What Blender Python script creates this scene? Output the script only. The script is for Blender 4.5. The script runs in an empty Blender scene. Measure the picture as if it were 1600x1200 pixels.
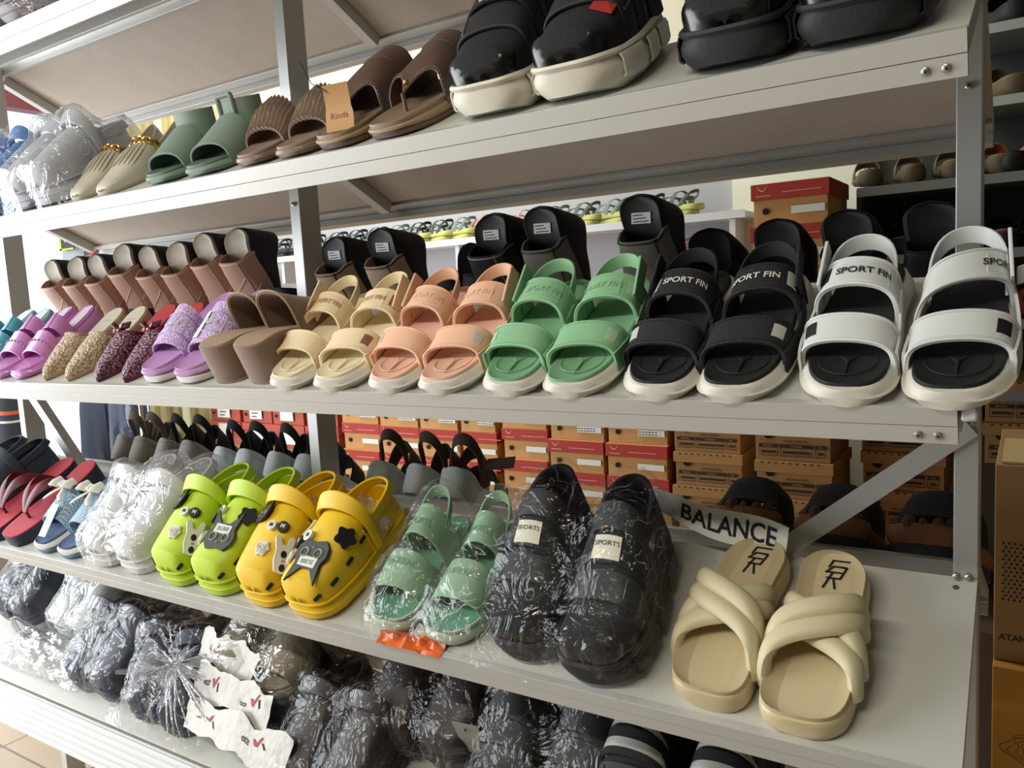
import bpy, bmesh, math, random
import numpy as np
from mathutils import Matrix, Vector, noise as mnoise

C = bpy.context.scene.collection
SC = bpy.context.scene
random.seed(7)
PI = math.pi

# ------------------------------------------------------------------ camera
CAM_YAW, CAM_PITCH, CAM_ROLL, CAM_F = 0.5765, 0.1107, -0.0544, 1261.8
cy, sy, cp, sp = math.cos(CAM_YAW), math.sin(CAM_YAW), math.cos(CAM_PITCH), math.sin(CAM_PITCH)
fw = Vector((-sy * cp, cy * cp, -sp))
rt = Vector((cy, sy, 0))
up = Vector((-sy * sp, cy * sp, cp))
cr, sr = math.cos(CAM_ROLL), math.sin(CAM_ROLL)
rt2, up2 = cr * rt + sr * up, cr * up - sr * rt
cam = bpy.data.cameras.new('camera')
cam.sensor_fit = 'HORIZONTAL'
cam.sensor_width = 36.0
cam.lens = CAM_F / 1600 * 36.0
cam.clip_start = 0.05
camo = bpy.data.objects.new('camera', cam)
C.objects.link(camo)
m3 = Matrix((rt2, up2, -fw)).transposed()
camo.matrix_world = Matrix.Translation((0.0561, -1.1758, 1.40)) @ m3.to_4x4()
SC.camera = camo

# ------------------------------------------------------------------ world, lights, exposure
w = bpy.data.worlds.new('world')
SC.world = w
w.use_nodes = True
bg = w.node_tree.nodes['Background']
bg.inputs[0].default_value = (0.88, 0.94, 1.0, 1)
bg.inputs[1].default_value = 1.5
SC.view_settings.view_transform = 'Standard'
SC.view_settings.look = 'None'
SC.view_settings.exposure = 0.0
SC.view_settings.gamma = 1.0
SC.view_settings.use_curve_mapping = False
SC.cycles.max_bounces = 10
SC.cycles.diffuse_bounces = 4
SC.cycles.glossy_bounces = 3
SC.cycles.transparent_max_bounces = 16
SC.cycles.caustics_reflective = False
SC.cycles.caustics_refractive = False
SC.cycles.sample_clamp_indirect = 4.0


def area(name, loc, target, sx, sy_, power, col):
    l = bpy.data.lights.new(name, 'AREA')
    l.shape = 'RECTANGLE'
    l.size, l.size_y = sx, sy_
    l.energy = power
    l.color = col
    o = bpy.data.objects.new(name, l)
    C.objects.link(o)
    o.location = loc
    o.rotation_euler = (Vector(target) - Vector(loc)).to_track_quat('-Z', 'Y').to_euler()
    return o


area('daylight_opening', (-4.05, -1.9, 1.6), (0, -0.8, 1.3), 3.2, 2.5, 165, (0.92, 0.96, 1.0))
area('ceiling_fill_aisle', (-0.9, -2.2, 2.85), (-0.9, -1.2, 0.6), 1.6, 0.15, 38, (1.0, 0.94, 0.80))  # unseen lamp under the ceiling, added as fill for the shelf fronts
area('ceiling_fill_back', (-2.4, 0.95, 2.9), (-2.4, 0.95, 0), 1.9, 0.15, 46, (1.0, 0.95, 0.84))  # second unseen lamp, added to raise the ambient light behind the rack
# ------------------------------------------------------------------ materials
def lin(h):
    if isinstance(h, str):
        h = [int(h[i:i + 2], 16) / 255 for i in (0, 2, 4)]
    return tuple(c / 12.92 if c <= 0.04045 else ((c + 0.055) / 1.055) ** 2.4 for c in h)


MATS = {}


def mat(name, col, rough=0.6, metal=0.0, var=0.0, vs=8.0, bump=0.0, bs=60.0, spec=0.5, coat=0.0, sheen=0.0, emit=None):
    if name in MATS:
        return MATS[name]
    m = bpy.data.materials.new(name)
    m.use_nodes = True
    nt = m.node_tree
    b = nt.nodes['Principled BSDF']
    c = lin(col)
    b.inputs['Base Color'].default_value = (*c, 1)
    b.inputs['Roughness'].default_value = rough
    b.inputs['Metallic'].default_value = metal
    b.inputs['Specular IOR Level'].default_value = spec
    b.inputs['Coat Weight'].default_value = coat
    b.inputs['Coat Roughness'].default_value = 0.12
    b.inputs['Sheen Weight'].default_value = sheen
    if emit:
        b.inputs['Emission Color'].default_value = (*c, 1)
        b.inputs['Emission Strength'].default_value = emit
    if var or bump:
        tc = nt.nodes.new('ShaderNodeTexCoord')
    if var:
        n = nt.nodes.new('ShaderNodeTexNoise')
        n.inputs['Scale'].default_value = vs
        n.inputs['Detail'].default_value = 4
        nt.links.new(tc.outputs['Object'], n.inputs['Vector'])
        mx = nt.nodes.new('ShaderNodeMix')
        mx.data_type = 'RGBA'
        mx.inputs[6].default_value = (*[x * (1 - var) for x in c], 1)
        mx.inputs[7].default_value = (*[min(1, x * (1 + var)) for x in c], 1)
        nt.links.new(n.outputs['Fac'], mx.inputs[0])
        nt.links.new(mx.outputs[2], b.inputs['Base Color'])
    if bump:
        n2 = nt.nodes.new('ShaderNodeTexNoise')
        n2.inputs['Scale'].default_value = bs
        n2.inputs['Detail'].default_value = 3
        nt.links.new(tc.outputs['Object'], n2.inputs['Vector'])
        bp = nt.nodes.new('ShaderNodeBump')
        bp.inputs['Strength'].default_value = bump
        bp.inputs['Distance'].default_value = 0.004
        nt.links.new(n2.outputs['Fac'], bp.inputs['Height'])
        nt.links.new(bp.outputs['Normal'], b.inputs['Normal'])
    MATS[name] = m
    return m


def weave_mat(name, c1, c2, scale=220, rough=0.55, strength=0.8):
    """voronoi-cell weave / mesh fabric"""
    if name in MATS:
        return MATS[name]
    m = mat(name, c1, rough)
    nt = m.node_tree
    b = nt.nodes['Principled BSDF']
    tc = nt.nodes.new('ShaderNodeTexCoord')
    v = nt.nodes.new('ShaderNodeTexVoronoi')
    v.inputs['Scale'].default_value = scale
    nt.links.new(tc.outputs['Object'], v.inputs['Vector'])
    r = nt.nodes.new('ShaderNodeValToRGB')
    r.color_ramp.elements[0].position, r.color_ramp.elements[1].position = 0.25, 0.65
    r.color_ramp.elements[0].color = (*lin(c1), 1)
    r.color_ramp.elements[1].color = (*lin(c2), 1)
    nt.links.new(v.outputs['Distance'], r.inputs[0])
    nt.links.new(r.outputs[0], b.inputs['Base Color'])
    bp = nt.nodes.new('ShaderNodeBump')
    bp.inputs['Strength'].default_value = strength
    bp.inputs['Distance'].default_value = 0.003
    bp.invert = True
    nt.links.new(v.outputs['Distance'], bp.inputs['Height'])
    nt.links.new(bp.outputs['Normal'], b.inputs['Normal'])
    return m


def stripe_mat(name, c1, c2, scale=90, axis=(0, 0, 1), rough=0.5, duty=0.5, bump=0.5):
    """bands across one object axis"""
    if name in MATS:
        return MATS[name]
    m = mat(name, c1, rough)
    nt = m.node_tree
    b = nt.nodes['Principled BSDF']
    tc = nt.nodes.new('ShaderNodeTexCoord')
    d = nt.nodes.new('ShaderNodeVectorMath')
    d.operation = 'DOT_PRODUCT'
    d.inputs[1].default_value = axis
    nt.links.new(tc.outputs['Object'], d.inputs[0])
    mm = nt.nodes.new('ShaderNodeMath')
    mm.operation = 'MULTIPLY'
    mm.inputs[1].default_value = scale
    nt.links.new(d.outputs['Value'], mm.inputs[0])
    fr = nt.nodes.new('ShaderNodeMath')
    fr.operation = 'FRACT'
    nt.links.new(mm.outputs[0], fr.inputs[0])
    gt = nt.nodes.new('ShaderNodeMath')
    gt.operation = 'GREATER_THAN'
    gt.inputs[1].default_value = duty
    nt.links.new(fr.outputs[0], gt.inputs[0])
    mx = nt.nodes.new('ShaderNodeMix')
    mx.data_type = 'RGBA'
    mx.inputs[6].default_value = (*lin(c1), 1)
    mx.inputs[7].default_value = (*lin(c2), 1)
    nt.links.new(gt.outputs[0], mx.inputs[0])
    nt.links.new(mx.outputs[2], b.inputs['Base Color'])
    if bump:
        bp = nt.nodes.new('ShaderNodeBump')
        bp.inputs['Strength'].default_value = bump
        bp.inputs['Distance'].default_value = 0.002
        nt.links.new(gt.outputs[0], bp.inputs['Height'])
        nt.links.new(bp.outputs['Normal'], b.inputs['Normal'])
    return m


def check_mat(name, c1, c2, scale=150):
    if name in MATS:
        return MATS[name]
    m = mat(name, c1, 0.8)
    nt = m.node_tree
    tc = nt.nodes.new('ShaderNodeTexCoord')
    ck = nt.nodes.new('ShaderNodeTexChecker')
    ck.inputs['Scale'].default_value = scale
    ck.inputs['Color1'].default_value = (*lin(c1), 1)
    ck.inputs['Color2'].default_value = (*lin(c2), 1)
    nt.links.new(tc.outputs['Object'], ck.inputs['Vector'])
    nt.links.new(ck.outputs['Color'], nt.nodes['Principled BSDF'].inputs['Base Color'])
    return m


def film_mat(name, clear=0.86, tint='ffffff', milky=0.06, scale=14.0, rough=0.08, crease=0.5):
    """thin crinkled plastic film: mostly transparent, fresnel gloss, fine whitish creases with painted-in glints in patches"""
    if name in MATS:
        return MATS[name]
    m = bpy.data.materials.new(name)
    m.use_nodes = True
    nt = m.node_tree
    N, Lk = nt.nodes.new, nt.links.new
    for n in list(nt.nodes):
        nt.nodes.remove(n)
    out = N('ShaderNodeOutputMaterial')
    tr = N('ShaderNodeBsdfTransparent')
    tr.inputs[0].default_value = (*[0.95 + 0.05 * c for c in lin(tint)], 1)
    gl = N('ShaderNodeBsdfGlossy')
    gl.inputs['Roughness'].default_value = rough
    df, df2 = N('ShaderNodeBsdfTranslucent'), N('ShaderNodeBsdfDiffuse')
    df.inputs[0].default_value = df2.inputs[0].default_value = (*lin(tint), 1)
    tc = N('ShaderNodeTexCoord')

    def noise_(sc, det, dist):
        n = N('ShaderNodeTexNoise')
        n.inputs['Scale'].default_value, n.inputs['Detail'].default_value, n.inputs['Distortion'].default_value = sc, det, dist
        Lk(tc.outputs['Object'], n.inputs['Vector'])
        return n.outputs['Fac']

    def rng(src, a, b, c, d):
        r = N('ShaderNodeMapRange')
        r.interpolation_type = 'SMOOTHSTEP'
        for k, v in zip(('From Min', 'From Max', 'To Min', 'To Max'), (a, b, c, d)):
            r.inputs[k].default_value = v
        Lk(src, r.inputs[0])
        return r.outputs[0]

    def math_(op, a, b):
        k = N('ShaderNodeMath')
        k.operation = op
        for i, v in enumerate((a, b)):
            if isinstance(v, (int, float)):
                k.inputs[i].default_value = v
            else:
                Lk(v, k.inputs[i])
        return k.outputs[0]
    n1 = noise_(scale, 3, 2.4)
    bp = N('ShaderNodeBump')
    bp.inputs['Strength'].default_value = 1.0
    bp.inputs['Distance'].default_value = 0.018
    Lk(n1, bp.inputs['Height'])
    Lk(bp.outputs['Normal'], gl.inputs['Normal'])
    lw = N('ShaderNodeLayerWeight')
    lw.inputs['Blend'].default_value = 0.35
    Lk(bp.outputs['Normal'], lw.inputs['Normal'])
    fac = rng(lw.outputs['Facing'], 0, 1, (1 - clear) * 0.5, min(1.0, (1 - clear) * 3.0))
    mx = N('ShaderNodeMixShader')
    Lk(fac, mx.inputs[0])
    Lk(tr.outputs[0], mx.inputs[1])
    Lk(gl.outputs[0], mx.inputs[2])
    ad = N('ShaderNodeMixShader')
    ad.inputs[0].default_value = 0.5
    Lk(df.outputs[0], ad.inputs[1])
    Lk(df2.outputs[0], ad.inputs[2])
    # creases: whitish scatter on warped noise ridges, glints painted in too, some patches
    rid = math_('ABSOLUTE', math_('SUBTRACT', noise_(scale * 1.25, 1.5, 1.3), 0.5), 0.0)
    vein = rng(rid, 0.001, 0.011, 1.0, 0.0)
    patch = rng(noise_(scale * .35, 2, 1.0), 0.46, 0.62, 0.0, 1.0)
    cr_ = math_('MULTIPLY', math_('MULTIPLY', vein, patch), crease)
    mk = rng(noise_(scale * .5, 3, 1.5), 0.45, 0.75, milky * .5, min(1, milky * 2.5))
    tot = math_('MAXIMUM', cr_, mk)
    mx2 = N('ShaderNodeMixShader')
    Lk(tot, mx2.inputs[0])
    Lk(mx.outputs[0], mx2.inputs[1])
    Lk(ad.outputs[0], mx2.inputs[2])
    Lk(mx2.outputs[0], out.inputs[0])
    MATS[name] = m
    return m


# ------------------------------------------------------------------ mesh building
class MB:
    def __init__(self):
        self.v, self.f = [], []

    def add(self, v, f):
        o = len(self.v)
        self.v += [tuple(map(float, p)) for p in v]
        self.f += [[i + o for i in q] for q in f]
        return self

    def box(self, c, s, M=None, taper=1.0):
        x, y, z = s[0] / 2, s[1] / 2, s[2] / 2
        vs = []
        for k, t in ((-z, 1.0), (z, taper)):
            vs += [Vector((-x * t, -y * t, k)), Vector((x * t, -y * t, k)), Vector((x * t, y * t, k)), Vector((-x * t, y * t, k))]
        if M is not None:
            vs = [M @ p for p in vs]
        vs = [p + Vector(c) for p in vs]
        return self.add(vs, [[3, 2, 1, 0], [4, 5, 6, 7], [0, 1, 5, 4], [1, 2, 6, 5], [2, 3, 7, 6], [3, 0, 4, 7]])

    def bar(self, a, b, wd, ht, upv=(0, 0, 1)):
        """square bar from a to b, wd along the side, ht along upv"""
        a, b = Vector(a), Vector(b)
        d = (b - a).normalized()
        u = Vector(upv)
        u = (u - d * u.dot(d)).normalized()
        s = d.cross(u)
        vs = []
        for p in (a, b):
            for i, j in ((-1, -1), (1, -1), (1, 1), (-1, 1)):
                vs.append(p + s * (wd / 2 * i) + u * (ht / 2 * j))
        return self.add(vs, [[0, 1, 2, 3], [7, 6, 5, 4], [4, 5, 1, 0], [5, 6, 2, 1], [6, 7, 3, 2], [7, 4, 0, 3]])

    def prism(self, poly, d):
        """polygon (list of Vector) extruded by vector d"""
        n = len(poly)
        vs = [Vector(p) for p in poly] + [Vector(p) + Vector(d) for p in poly]
        return self.add(vs, [list(range(n))[::-1], [i + n for i in range(n)]] + [[i, (i + 1) % n, (i + 1) % n + n, i + n] for i in range(n)])

    def grid(self, P, closed_u=False, flip=False):
        P = np.asarray(P, float)
        n, m = P.shape[:2]
        f = []
        for i in range(n if closed_u else n - 1):
            for j in range(m - 1):
                q = [i * m + j, i * m + j + 1, ((i + 1) % n) * m + j + 1, ((i + 1) % n) * m + j]
                f.append(q[::-1] if flip else q)
        return self.add(P.reshape(-1, 3), f)

    def slab(self, P, th, closed_u=False):
        """solid from a grid of surface points, thickened below its normal"""
        P = np.asarray(P, float)
        n, m = P.shape[:2]
        N = gnorm(P, closed_u)
        Q = P - N * th
        o = len(self.v)
        self.v += [tuple(p) for p in P.reshape(-1, 3)] + [tuple(p) for p in Q.reshape(-1, 3)]
        A = lambda i, j: o + (i % n) * m + j
        B = lambda i, j: o + n * m + (i % n) * m + j
        for i in range(n if closed_u else n - 1):
            for j in range(m - 1):
                self.f.append([A(i, j), A(i + 1, j), A(i + 1, j + 1), A(i, j + 1)])
                self.f.append([B(i, j + 1), B(i + 1, j + 1), B(i + 1, j), B(i, j)])
            self.f.append([A(i, 0), B(i, 0), B(i + 1, 0), A(i + 1, 0)])
            self.f.append([A(i + 1, m - 1), B(i + 1, m - 1), B(i, m - 1), A(i, m - 1)])
        if not closed_u:
            for j in range(m - 1):
                self.f.append([A(0, j + 1), B(0, j + 1), B(0, j), A(0, j)])
                self.f.append([A(n - 1, j), B(n - 1, j), B(n - 1, j + 1), A(n - 1, j + 1)])
        return self

    def tube(self, pts, r, k=8, rt=None, upv=None, cap=True):
        """round or elliptical tube (r across, rt along the reference normal) along pts"""
        pts = [Vector(p) for p in pts]
        n = len(pts)
        rings = []
        prev = None
        for i, p in enumerate(pts):
            d = (pts[min(i + 1, n - 1)] - pts[max(i - 1, 0)])
            d = d.normalized() if d.length > 1e-9 else Vector((0, 0, 1))
            ref = Vector(upv[i]) if upv is not None else (prev if prev is not None else (Vector((0, 0, 1)) if abs(d.z) < 0.9 else Vector((1, 0, 0))))
            nn = (ref - d * ref.dot(d))
            nn = nn.normalized() if nn.length > 1e-6 else d.orthogonal().normalized()
            prev = nn
            b = d.cross(nn)
            rr = r[i] if hasattr(r, '__len__') else r
            r2 = (rt[i] if hasattr(rt, '__len__') else rt) if rt is not None else rr
            rings.append([p + b * (rr * math.cos(2 * PI * q / k)) + nn * (r2 * math.sin(2 * PI * q / k)) for q in range(k)])
        o = len(self.v)
        for rg in rings:
            self.v += [tuple(p) for p in rg]
        for i in range(n - 1):
            for q in range(k):
                a, b2 = o + i * k + q, o + i * k + (q + 1) % k
                self.f.append([a, b2, b2 + k, a + k])
        if cap:
            self.f.append([o + q for q in range(k)][::-1])
            self.f.append([o + (n - 1) * k + q for q in range(k)])
        return self

    def disc(self, c, nrm, r, h, k=14, r2=None):
        c, nrm = Vector(c), Vector(nrm).normalized()
        return self.tube([c, c + nrm * h * 0.7, c + nrm * h], [r, r, (r2 if r2 is not None else r * 0.75)], k)

    def ball(self, c, r, sc=(1, 1, 1), k=10):
        P = [[(c[0] + r * sc[0] * math.sin(PI * j / (k // 2)) * math.cos(2 * PI * i / k), c[1] + r * sc[1] * math.sin(PI * j / (k // 2)) * math.sin(2 * PI * i / k),
               c[2] + r * sc[2] * math.cos(PI * j / (k // 2))) for j in range(k // 2 + 1)] for i in range(k)]
        return self.grid(P, closed_u=True, flip=False)


def gnorm(P, closed_u=False):
    P = np.asarray(P, float)
    if closed_u:
        du = np.roll(P, -1, 0) - np.roll(P, 1, 0)
    else:
        du = np.gradient(P, axis=0) if P.shape[0] > 1 else np.zeros_like(P)
    dv = np.gradient(P, axis=1)
    N = np.cross(du, dv)
    L = np.linalg.norm(N, axis=2, keepdims=True)
    if (L < 1e-12).any():
        N = np.where(L < 1e-12, np.array([0, 0, 1e-9]), N)
        L = np.linalg.norm(N, axis=2, keepdims=True)
    return N / np.maximum(L, 1e-12)


def obj(name, mb, m, parent=None, smooth=40, bevel=0.0, sub=0, label=None, merge=True):
    me = bpy.data.meshes.new(name)
    me.from_pydata(mb.v, [], mb.f)
    if merge:
        b = bmesh.new()
        b.from_mesh(me)
        bmesh.ops.remove_doubles(b, verts=b.verts, dist=1e-5)
        bmesh.ops.dissolve_degenerate(b, edges=b.edges, dist=1e-6)
        bmesh.ops.recalc_face_normals(b, faces=b.faces)
        b.to_mesh(me)
        b.free()
    me.materials.append(m)
    if smooth:
        me.shade_smooth()
        me.set_sharp_from_angle(angle=math.radians(smooth))
    o = bpy.data.objects.new(name, me)
    C.objects.link(o)
    if parent is not None:
        o.parent = parent
    if bevel:
        bv = o.modifiers.new('bevel', 'BEVEL')
        bv.width = bevel
        bv.segments = 2
        bv.limit_method = 'ANGLE'
        bv.angle_limit = math.radians(50)
    if sub:
        s = o.modifiers.new('sub', 'SUBSURF')
        s.levels = s.render_levels = sub
    if label:
        o['label'] = label
    return o


def tag(o, label, cat, group=None, kind=None):
    o['label'] = label
    o['category'] = cat
    if group:
        o['group'] = group
    if kind:
        o['kind'] = kind
    return o


def thing(name, label, cat, group=None):
    o = bpy.data.objects.new(name, None)
    o.empty_display_size = 0.05
    C.objects.link(o)
    return tag(o, label, cat, group)


def struct(name, mb, m, **k):
    o = obj(name, mb, m, **k)
    o['kind'] = 'structure'
    return o


def dup(root, label=None, group=None):
    """a copy of a thing with copies of its parts and sub-parts"""
    r = root.copy()
    C.objects.link(r)
    if label:
        r['label'] = label
    if group:
        r['group'] = group
    for ch in list(root.children):
        c = ch.copy()
        C.objects.link(c)
        c.parent = r
        for g in list(ch.children):
            d = g.copy()
            C.objects.link(d)
            d.parent = c
    return r


TXT = {}


def text_geo(s, size=1.0, bold=0.0):
    """flat text as (verts2d, faces), centred"""
    k = (s, bold)
    if k not in TXT:
        cu = bpy.data.curves.new('txt', 'FONT')
        cu.body = s
        cu.size = 1.0
        cu.align_x, cu.align_y = 'CENTER', 'CENTER'
        cu.offset = bold
        cu.resolution_u = 3
        o = bpy.data.objects.new('txt', cu)
        C.objects.link(o)
        dg = bpy.context.evaluated_depsgraph_get()
        me = o.evaluated_get(dg).to_mesh()
        TXT[k] = ([(v.co.x, v.co.y) for v in me.vertices], [list(p.vertices) for p in me.polygons])
        o.evaluated_get(dg).to_mesh_clear()
        bpy.data.objects.remove(o)
        bpy.data.curves.remove(cu)
    v, f = TXT[k]
    return [(x * size, y * size) for x, y in v], f


def text_on(mb, s, fn, size, bold=0.0):
    """lettering mapped through fn(x, y) -> point"""
    v, f = text_geo(s, size, bold)
    mb.add([fn(x, y) for x, y in v], f)
    return mb


def smoothstep(a, b, x):
    t = min(1, max(0, (x - a) / (b - a)))
    return t * t * (3 - 2 * t)


def interp(tab, t):
    xs, ys = [p[0] for p in tab], [p[1] for p in tab]
    if t <= xs[0]:
        return ys[0]
    for i in range(len(xs) - 1):
        if t <= xs[i + 1]:
            x0, x1 = xs[i], xs[i + 1]
            m0 = (ys[i + 1] - ys[i - 1]) / (x1 - xs[i - 1]) if i > 0 else 0
            m1 = (ys[i + 2] - ys[i]) / (xs[i + 2] - x0) if i + 2 < len(xs) else 0
            h = x1 - x0
            s = (t - x0) / h
            return (2 * s**3 - 3 * s**2 + 1) * ys[i] + (s**3 - 2 * s**2 + s) * h * m0 + (-2 * s**3 + 3 * s**2) * ys[i + 1] + (s**3 - s**2) * h * m1
    return ys[-1]


def spow(x, p):
    return x * (1 + 1.3 * (1 - p) * (1 - x * x))


# ------------------------------------------------------------------ footwear toolkit
# local frame of a shoe: heel at y = 0, toe at y = L, z up, sole bottom at z = 0
class Last:
    def __init__(self, L, W, side=1, zt=0.02, zb=0.0, heel=0.13, toe=0.76, toep=2.2, waist=0.70, bend=0.09, toew=0.92, heelw=0.72):
        self.L, self.W, self.side = L, W, side
        self.zt = zt if callable(zt) else (lambda t, z=zt: z)
        self.zb = zb if callable(zb) else (lambda t, z=zb: z)
        self.heel, self.toe, self.toep, self.bend = heel, toe, toep, bend
        self.toeq = .32 if toep > 2 else .55
        self.toep = toep + .6 if toep > 2 else toep
        self.tab = [(0, heelw - .02), (.15, heelw + .03), (.36, waist), (.5, .5 * (waist + 1)), (.68, 1.0), (.8, .99), (1, toew)]

    def cw(self, t):
        e = 1.0
        if t < self.heel:
            e = max(0.0, 1 - ((self.heel - t) / self.heel) ** 2.2) ** .42
        if t > self.toe:
            e = max(0.0, 1 - ((t - self.toe) / (1 - self.toe)) ** self.toep) ** self.toeq
        w = self.W / 2 * interp(self.tab, t) * e
        c = self.side * self.W * self.bend * ((2 * t - 1) ** 2 - 0.4)
        return c, w


def stations(n=30, a=0.0, b=1.0):
    return [a + (b - a) * 0.5 * (1 - math.cos(PI * i / (n - 1))) for i in range(n)]


def sole(mb, l, zb=None, zt=None, scale=1.0, r=0.004, dish=0.0, flare=0.0, n=30, ysc=1.0, bulge=0.0, grooves=0, ta=0.0, tb=1.0):
    zb, zt = zb or l.zb, zt or l.zt
    zb = zb if callable(zb) else (lambda t, z=zb: z)
    zt = zt if callable(zt) else (lambda t, z=zt: z)
    P = []
    top = [-1, -.92, -.8, -.65, -.4, 0, .4, .65, .8, .92, 1]
    for t in stations(n, ta, tb):
        c, w = l.cw(t)
        w *= scale
        y = (0.5 + (t - 0.5) * ysc) * l.L
        z0, z1 = zb(t), zt(t)
        rr = min(r, w * 0.9, (z1 - z0) * 0.45)
        ring = []
        for j in top:
            ring.append((c + (w - rr) * j, y, z1 + dish * abs(j) ** 3))
        ring.append((c + w - rr * .3, y, z1 + dish - rr * .35))
        k = 3
        for q in range(k + 1):
            fz = q / k
            ring.append((c + w + bulge * math.sin(PI * fz) * min(1, w / .02) + flare * fz, y, (z1 + dish - rr) + (z0 + rr - (z1 + dish - rr)) * fz))
        ring.append((c + w + flare - rr, y, z0))
        ring.append((c, y, z0))
        ring.append((c - w - flare + rr, y, z0))
        for q in range(k, -1, -1):
            fz = q / k
            ring.append((c - w - bulge * math.sin(PI * fz) * min(1, w / .02) - flare * fz, y, (z1 + dish - rr) + (z0 + rr - (z1 + dish - rr)) * fz))
        ring.append((c - w + rr * .3, y, z1 + dish - rr * .35))
        P.append(ring)
    P = np.array(P)
    n_, m_ = P.shape[:2]
    f = []
    for i in range(n_ - 1):
        for j in range(m_):
            f.append([i * m_ + j, (i + 1) * m_ + j, (i + 1) * m_ + (j + 1) % m_, i * m_ + (j + 1) % m_])
    f.append(list(range(m_)))
    f.append([(n_ - 1) * m_ + j for j in range(m_)][::-1])
    mb.add(P.reshape(-1, 3), f)
    return mb


class Strap:
    """band over the foot from the left edge (u=0) to the right edge (u=1); v runs heel side (0) to toe side (1)"""

    def __init__(self, l, yL, yR, width, H, slope=-0.25, out=1.02, drop=0.006, p=0.85, q=0.75, bow=0.0, wL=None, wR=None, zt=None, off=0.0, Hadd=None):
        self.l, self.yL, self.yR, self.w, self.H, self.slope = l, yL, yR, width, H, slope
        self.out, self.drop, self.p, self.q, self.bow = out, drop, p, q, bow
        self.wL, self.wR = wL or width, wR or width
        self.zt = zt or l.zt
        self.off = off
        self.Hadd = Hadd

    def pt(self, u, v, off=0.0):
        l = self.l
        wu = self.w + (self.wL - self.w) * max(0, 1 - 2 * u) ** 2 + (self.wR - self.w) * max(0, 2 * u - 1) ** 2
        y = self.yL + (self.yR - self.yL) * u + self.bow * math.sin(PI * u) + (v - 0.5) * wu
        t = min(0.97, max(0.03, y / l.L))
        c, w = l.cw(t)
        w = max(w, 0.3 * l.W / 2)
        ww = w * self.out + off * .5 + self.off * .5
        H = self.H + self.slope * (v - 0.5) * self.w + off + self.off
        if self.Hadd:
            H += self.Hadd(u, v)
        s = math.sin(PI * u)
        x = c - ww * spow(math.cos(PI * u), self.p)
        z = self.zt(t) - self.drop + (H + self.drop) * max(0, s) ** self.q
        return (x, y, z)

    def gridp(self, n=20, m=5, u0=0.0, u1=1.0, v0=0.0, v1=1.0, off=0.0):
        return [[self.pt(u0 + (u1 - u0) * i / (n - 1), v0 + (v1 - v0) * j / (m - 1), off) for j in range(m)] for i in range(n)]

    def build(self, mb, th=0.003, n=22, m=6, **k):
        return mb.slab(self.gridp(n, m, **k), th)

    def flat(self, mb, u0, u1, v0, v1, off=0.0008, th=0.0012):
        return mb.slab(self.gridp(5, 4, u0, u1, v0, v1, off), th)

    def text(self, mb, s, size, u=0.5, v=0.5, off=0.0012, bold=0.0, rot=PI):
        """lettering, reads upright to someone facing the toe"""
        arc = self.l.W * 1.45
        ca, sa = math.cos(rot), math.sin(rot)
        return text_on(mb, s, lambda x, y: self.pt(u + (x * ca - y * sa) / arc, v - (x * sa + y * ca) / -self.w, off), size, bold)


def vamp(l, t0, t1, H, n=16, m=17, out=1.0, p=0.85, q=0.8, skew=0.0, zt=None, drop=0.003):
    """closed upper from t0 (opening) to t1 (toe); H(t) height; skew pulls the opening back at the sides"""
    zt = zt or l.zt
    P = []
    for i in range(n):
        s = i / (n - 1)
        s = 1 - (1 - s) ** 1.4
        row = []
        for j in range(m):
            u = j / (m - 1)
            ta = t0 - skew * abs(2 * u - 1) ** 2.5
            t = ta + (t1 - ta) * s
            c, w = l.cw(min(t, 1.0))
            x = c - w * out * spow(math.cos(PI * u), p)
            z = zt(t) - drop + (H(t) * min(1, max(0, 1 - t) / .05) ** .5 + drop) * max(0, math.sin(PI * u)) ** q
            row.append((x, t * l.L, z))
        P.append(row)
    return np.array(P)


def vamp_slab(mb, P, th=0.003):
    P = np.asarray(P, float)
    return mb.slab(np.asarray(P)[::-1], th) if gnorm(P)[len(P) // 3, P.shape[1] // 2][2] < 0 else mb.slab(P, th)


def vpt(P, s, u, off=0.0):
    """bilinear point of a vamp grid at s (0 opening..1 toe), u (0..1 across), lifted by off"""
    P = np.asarray(P)
    n, m = P.shape[:2]
    a, b = s * (n - 1), u * (m - 1)
    i, j = min(int(a), n - 2), min(int(b), m - 2)
    fa, fb = a - i, b - j
    p = (P[i, j] * (1 - fa) * (1 - fb) + P[i + 1, j] * fa * (1 - fb) + P[i, j + 1] * (1 - fa) * fb + P[i + 1, j + 1] * fa * fb)
    d1, d2 = P[i + 1, j] - P[i, j], P[i, j + 1] - P[i, j]
    nn = np.cross(d1, d2)
    nn = nn / (np.linalg.norm(nn) + 1e-9)
    if nn[2] < 0:
        nn = -nn
    return p + nn * off, nn


def loop_strap(mb, c, R, y0, D, z0, z1, wd, th=0.003, lean=-0.2, n=21, yR=None, x2=None):
    """heel strap: from one side round behind the heel to the other, rising to z1 at the back"""
    P = []
    for i in range(n):
        a = PI * i / (n - 1)
        s = math.sin(a)
        y = y0 - D * s ** 0.9
        x = c - R * spow(math.cos(a), 0.8)
        z = z0 + (z1 - z0) * s ** 0.8
        up_ = Vector((0, lean * s - 0.3 * (1 - s), 1)).normalized() * wd / 2
        P.append([(x - up_.x, y - up_.y, z - up_.z), (x, y, z), (x + up_.x, y + up_.y, z + up_.z)])
    return mb.slab(P, th)


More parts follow.
